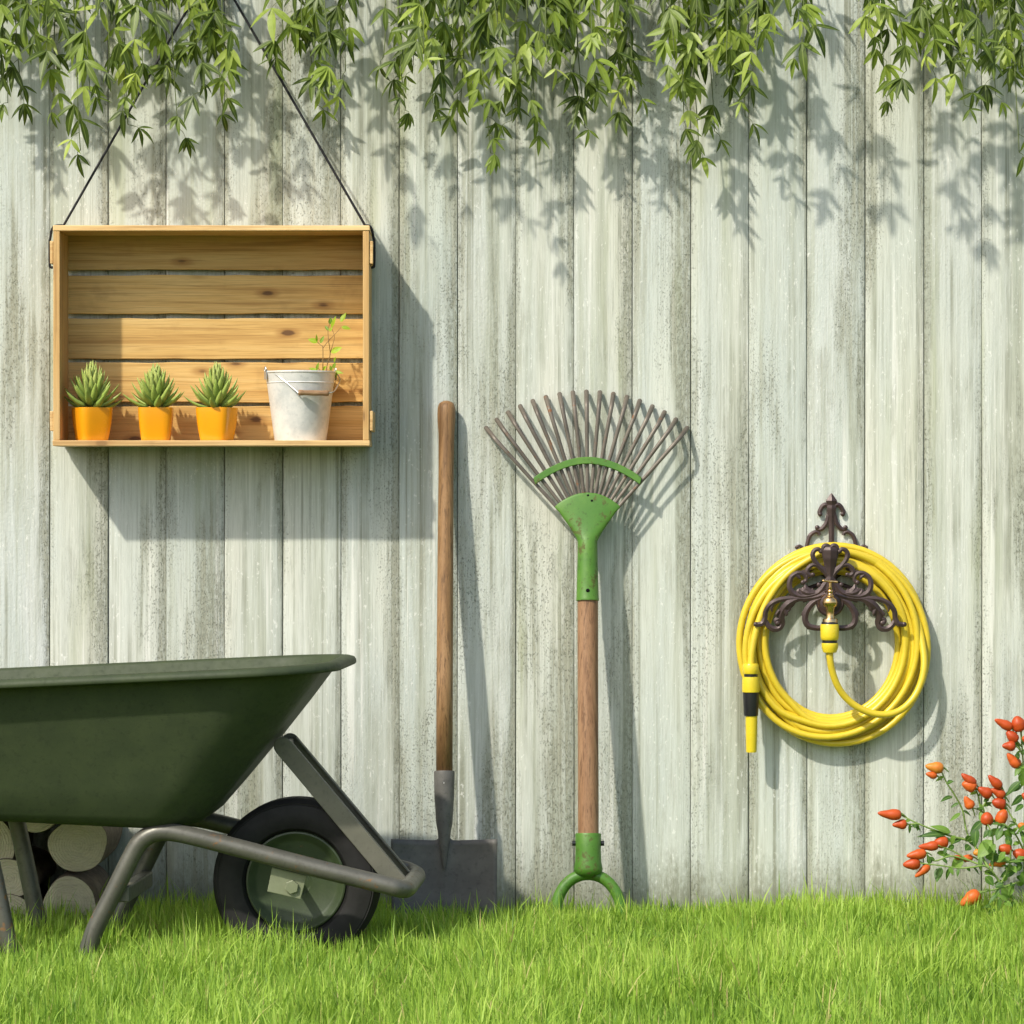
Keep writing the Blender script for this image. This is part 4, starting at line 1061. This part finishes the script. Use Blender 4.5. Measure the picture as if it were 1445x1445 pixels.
for (tx, ty, bx, by, W) in peps:      # a short stalk with a green cap at each fruit
    d0 = -.045*max(0, (700-bx)/700)
    A, B2 = C(tx, ty, d0-.004), C(bx, by, d0); d = (B2-A).normalized()
    m.tube(catmull([B2 - d*.001, B2 + d*.004, B2 + d*.012 + Vector((0, .004, -.006))], 4), [W*.20/4.514/K, .0016, .0012], 8)
m.build('stem', M['chilistem'], chil, angle=50)
for (tx, ty, bx, by, W) in peps:
    d0 = -.045*max(0, (700-bx)/700) + rnd.uniform(-.008, .004)
    A, B2 = C(tx, ty, d0-.006), C(bx, by, d0); ax_ = A-B2; L = ax_.length; r0 = W/2/4.514/K
    tl = 1.0 if L < 2.6*r0 else 0.8
    pr = [(0.0, .25), (.03, .62), (.10, .86), (.22, 1.0), (.40, 1.0), (.58, .90*tl+.06), (.74, .72*tl+.05), (.87, .52*tl+.03), (.96, .34*tl), (1.0, .12)]
    bend = Vector((rnd.uniform(-1, 1), rnd.uniform(-1, 1), rnd.uniform(-1, 1)))*L*.05
    m = MB(); m.tube(catmull([B2 + ax_*t + bend*math.sin(math.pi*t) for t, _ in pr], 2), [r0*float(np.interp(i/(2*(len(pr)-1)), np.linspace(0, 1, len(pr)), [x for _, x in pr])) for i in range(2*(len(pr)-1)+1)], 16)
    m.build('pepper', M['chili'], chil, angle=0)
m = MB(); rl = random.Random(21)
def cleaf(x0, y0, x1, y1, W, c_, d=-.01):
    p0, p1 = C(x0, y0, d), C(x1, y1, d + rl.uniform(-.02, .01)); m.cur = c_
    m.leaf(p0, p1-p0, Vector((rl.uniform(-.6, .6), -1, rl.uniform(.1, .9))), (p1-p0).length*1.05, W/4.514/K, rl.uniform(.2, .7), .2, 7, shape=.72)
for l in ((630, 885, 440, 885, 42, .15), (640, 880, 530, 825, 50, .85), (840, 805, 762, 885, 48, .15), (890, 860, 845, 908, 40, .2), (800, 850, 785, 960, 60, .25), (770, 900, 735, 940, 46, .2), (1085, 552, 985, 632, 52, .15), (1095, 640, 1042, 705, 42, .1), (1090, 580, 1030, 615, 34, .15), (575, 1100, 545, 1185, 60, .3),
          (640, 1100, 592, 1180, 30, .3), (720, 1050, 640, 1095, 70, .9), (905, 930, 815, 1030, 95, .95), (1055, 1110, 952, 1165, 54, .15), (1000, 900, 1020, 980, 46, .3), (650, 650, 585, 655, 34, .2), (690, 690, 640, 715, 22, .4), (700, 755, 636, 800, 26, .8), (640, 930, 560, 905, 30, .3), (760, 960, 735, 990, 50, .2), (1000, 850, 1040, 820, 40, .3),
          (860, 1040, 960, 1010, 75, .5), (900, 1050, 1000, 1040, 60, .4), (960, 1240, 1030, 1290, 80, .9), (1040, 1215, 960, 1290, 70, .8), (1090, 1130, 1130, 1200, 80, .8), (1100, 700, 1050, 740, 36, .3), (960, 850, 930, 910, 46, .5), (980, 870, 1040, 910, 60, .6), (660, 960, 620, 990, 34, .3),
          (550, 1010, 640, 1015, 44, .8), (860, 1160, 915, 1210, 60, .5), (1080, 400, 1050, 385, 46, .1), (1100, 500, 1085, 560, 60, .9), (1110, 470, 1100, 590, 60, .95)):
    cleaf(*l)
for st in stem_pts:
    pp = catmull([C(*p) for p in st], 4)
    for i in range(2, len(pp)-1, 2):
        if rl.random() < .75:
            p = pp[i]; m.cur = rl.random()**1.2
            d = Vector((rl.uniform(-1, 1), rl.uniform(-.8, .3), rl.uniform(-1, .5)))
            m.leaf(p, d, Vector((rl.uniform(-.5, .5), -.8, .8)), rl.uniform(.012, .026), rl.uniform(.006, .012), .5, .2, 6)
for _ in range(80):     # leafier towards the foot and the stem at the right
    p = C(rl.gauss(1090, 130), rl.uniform(820, 1420), rl.uniform(-.06, .03)); m.cur = rl.random()
    d = Vector((rl.uniform(-1, 1), rl.uniform(-.8, .3), rl.uniform(-.9, .4)))
    m.leaf(p, d, Vector((rl.uniform(-.5, .5), -.8, .8)), rl.uniform(.016, .030), rl.uniform(.008, .015), .5, .2, 6)
m.build('leaves', M['chilileaf'], chil, angle=0)

# ------------------------------------------------------------------ vines hanging over the fence
rv = random.Random(5)
def strand(st, lf, x0, x1, ytip, d0, d1, big=1.0, start=-70):
    """one hanging shoot: a thin stem over the fence top and palmate leaves at its nodes"""
    L = ytip - start; n = max(4, int(L/26))
    ph = rv.uniform(0, 6.28); am = rv.uniform(3, 9)
    pts = []
    for i in range(n+1):
        t = i/n
        px_ = x0 + (x1-x0)*t + am*math.sin(ph + 3.4*t)*t*(1.4-t)
        pts.append(P(px_, start + (L-20)*t, d0 + (d1-d0)*math.sin(t*math.pi/2)))
    top = pts[0]
    over = [Vector((top.x + rv.uniform(-.02, .02), .10, TOP-.10)), Vector((top.x, .045, TOP+.012)), Vector((top.x, -.012, TOP+.018)), Vector((top.x, top.y*.75, TOP-.03))]
    st.tube(catmull(over + pts, 3), [.0022, .0020, .0012, .0009], 6)
    for i in range(n+1):
        t = i/n; p = pts[i]
        if rv.random() < 0.13 and i < n: continue
        for rep in range(2 if t < 0.75 and rv.random() < 0.22 else 1):
            az_ = rv.uniform(0, 6.28)
            side = Vector((math.cos(az_), math.sin(az_)*0.8 - .25, 0))
            pet = side*rv.uniform(.006, .022) + Vector((0, 0, rv.uniform(-.020, -.004)))
            b = p + pet
            st.tube(catmull([p, p + pet*.5 + side*.004, b], 3), [.0007, .0005], 5)
            tone = rv.betavariate(1.3, 1.3)*0.85 + (0.2 if rv.random() < .2 else 0)
            face = Vector((side.x*.5 + rv.uniform(-.3, .3), -0.75 + rv.uniform(-.35, .3), rv.uniform(.1, .9)))
            k = rv.choice((3, 3, 3, 4, 5)); sz = rv.uniform(.046, .074)*big*(1.0 if t < .85 else .8)
            roll = rv.uniform(-.45, .45) + side.x*.35
            spread = rv.uniform(.60, 1.15)
            for j in range(k):
                an = roll + (j/(k-1)-.5)*2*spread
                d = Vector((math.sin(an), -.15 + rv.uniform(-.25, .25) + side.y*.35, -math.cos(an)*.95 - .12))
                L_ = sz*(1 - .22*abs(j/(k-1)-.5)*2)*rv.uniform(.85, 1.1)
                lf.cur = min(1, max(0, tone + rv.uniform(-.12, .12)))
                lf.leaf(b, d, face, L_, L_*rv.uniform(.20, .27), rv.uniform(.1, .7), .22, 5, shape=.8)
VG = 'leafy vines hanging from the fence top'
vines = [
    ('leafy vine hanging at the far left edge of the picture', [(0, 8, 165, -.10), (22, 28, 155, -.06), (-14, -18, 120, -.14), (44, 40, 60, -.12)]),
    ('long thin vine with a single small leaf fan at its tip, left of the cord', [(98, 116, 232, -.11), (84, 74, 165, -.08), (112, 128, 150, -.16), (60, 66, 110, -.14)]),
    ('leafy vine crossed by the left half of the black cord', [(168, 182, 196, -.10), (150, 152, 120, -.15), (190, 200, 120, -.19)]),
    ('dense leafy vine beneath the left half of the cord triangle', [(238, 252, 200, -.09), (222, 226, 110, -.05), (212, 222, 70, -.16)]),
    ('dark leafy vine just left of the top end of the right cord', [(296, 312, 172, -.07), (282, 284, 150, -.13), (306, 322, 105, -.17), (270, 268, 80, -.10)]),
    ('leafy vine just right of the black cord, above the crate corner', [(428, 446, 168, -.06), (400, 404, 90, -.12), (455, 466, 150, -.16), (480, 490, 120, -.10)]),
    ('short leafy vine between the crate corner and the spade handle', [(560, 572, 176, -.10), (545, 540, 100, -.14), (592, 584, 120, -.06)]),
    ('leafy vine hanging straight above the top of the spade shaft', [(620, 608, 165, -.14), (636, 640, 90, -.08), (606, 598, 95, -.18)]),
    ('long vine with a small leaf fan at its tip, between spade and rake', [(672, 690, 236, -.11), (660, 648, 172, -.07), (690, 712, 150, -.16), (705, 700, 80, -.12)]),
    ('leafy vine hanging over the left side of the rake fan', [(742, 752, 200, -.10), (728, 724, 190, -.06), (768, 776, 110, -.17), (780, 786, 60, -.12)]),
    ('leafy vine hanging directly above the middle of the rake fan', [(812, 824, 200, -.09), (798, 796, 110, -.14), (830, 842, 140, -.18)]),
    ('leafy vine hanging over the right side of the rake fan', [(868, 876, 168, -.06), (882, 893, 148, -.12), (858, 856, 110, -.17)]),
    ('dense longest vine, hanging between the rake and the hose hanger', [(972, 986, 234, -.05), (958, 962, 190, -.10), (998, 1006, 205, -.07), (984, 978, 130, -.15), (944, 950, 100, -.14)]),
    ('leafy vine whose tip hangs left of the hose coil, beside the longest vine', [(1040, 1050, 184, -.08), (1024, 1026, 130, -.13), (1068, 1072, 110, -.16), (1086, 1082, 60, -.12)]),
    ('short vine ending in two pale leaf fans above the hose hanger', [(1128, 1134, 98, -.17), (1112, 1116, 40, -.20)]),
    ('vine with one dark drooping leaf, above the right of the hose coil', [(1236, 1246, 152, -.15), (1252, 1278, 120, -.18), (1228, 1224, 60, -.20)]),
    ('vine with big pale leaves right of the hose coil', [(1306, 1312, 118, -.19), (1322, 1330, 60, -.16), (1298, 1290, 60, -.12)]),
    ('slim vine with small leaf fans, right of the big pale leaves', [(1358, 1362, 168, -.17), (1348, 1344, 90, -.12)]),
    ('dense leafy vine over the peppers', [(1396, 1408, 154, -.14), (1384, 1380, 90, -.18), (1412, 1420, 120, -.09)]),
    ('long vine at the right edge of the picture', [(1430, 1437, 235, -.15), (1445, 1450, 150, -.10), (1460, 1470, 180, -.14), (1424, 1428, 80, -.17)])]
for lab, sts in vines:
    root = thing('hanging_vine', lab, 'vine', P(sts[0][0], -150, -.012), VG)
    root.location.z = TOP
    st, lf = MB(), MB()
    for (x0, x1, yt, d) in sts:
        strand(st, lf, x0, x1, yt, -.03 - .3*abs(d), d*(1.35 if x0 > 1000 or rv.random() < .35 else 1.0), 1.0 if yt > 100 else 1.1)
    for _ in range(1 if len(sts) > 3 else 0):        # short side shoots that thicken the top
        x0, x1, yt, d = rv.choice(sts)
        strand(st, lf, x0 + rv.uniform(-22, 22), x1 + rv.uniform(-26, 26), rv.uniform(10, min(80, yt)), -.04, d*rv.uniform(.7, 1.2))
    st.build('stem', M['vinestem'], root, angle=0)
    lf.build('leaves', M['vine'], root, angle=0)
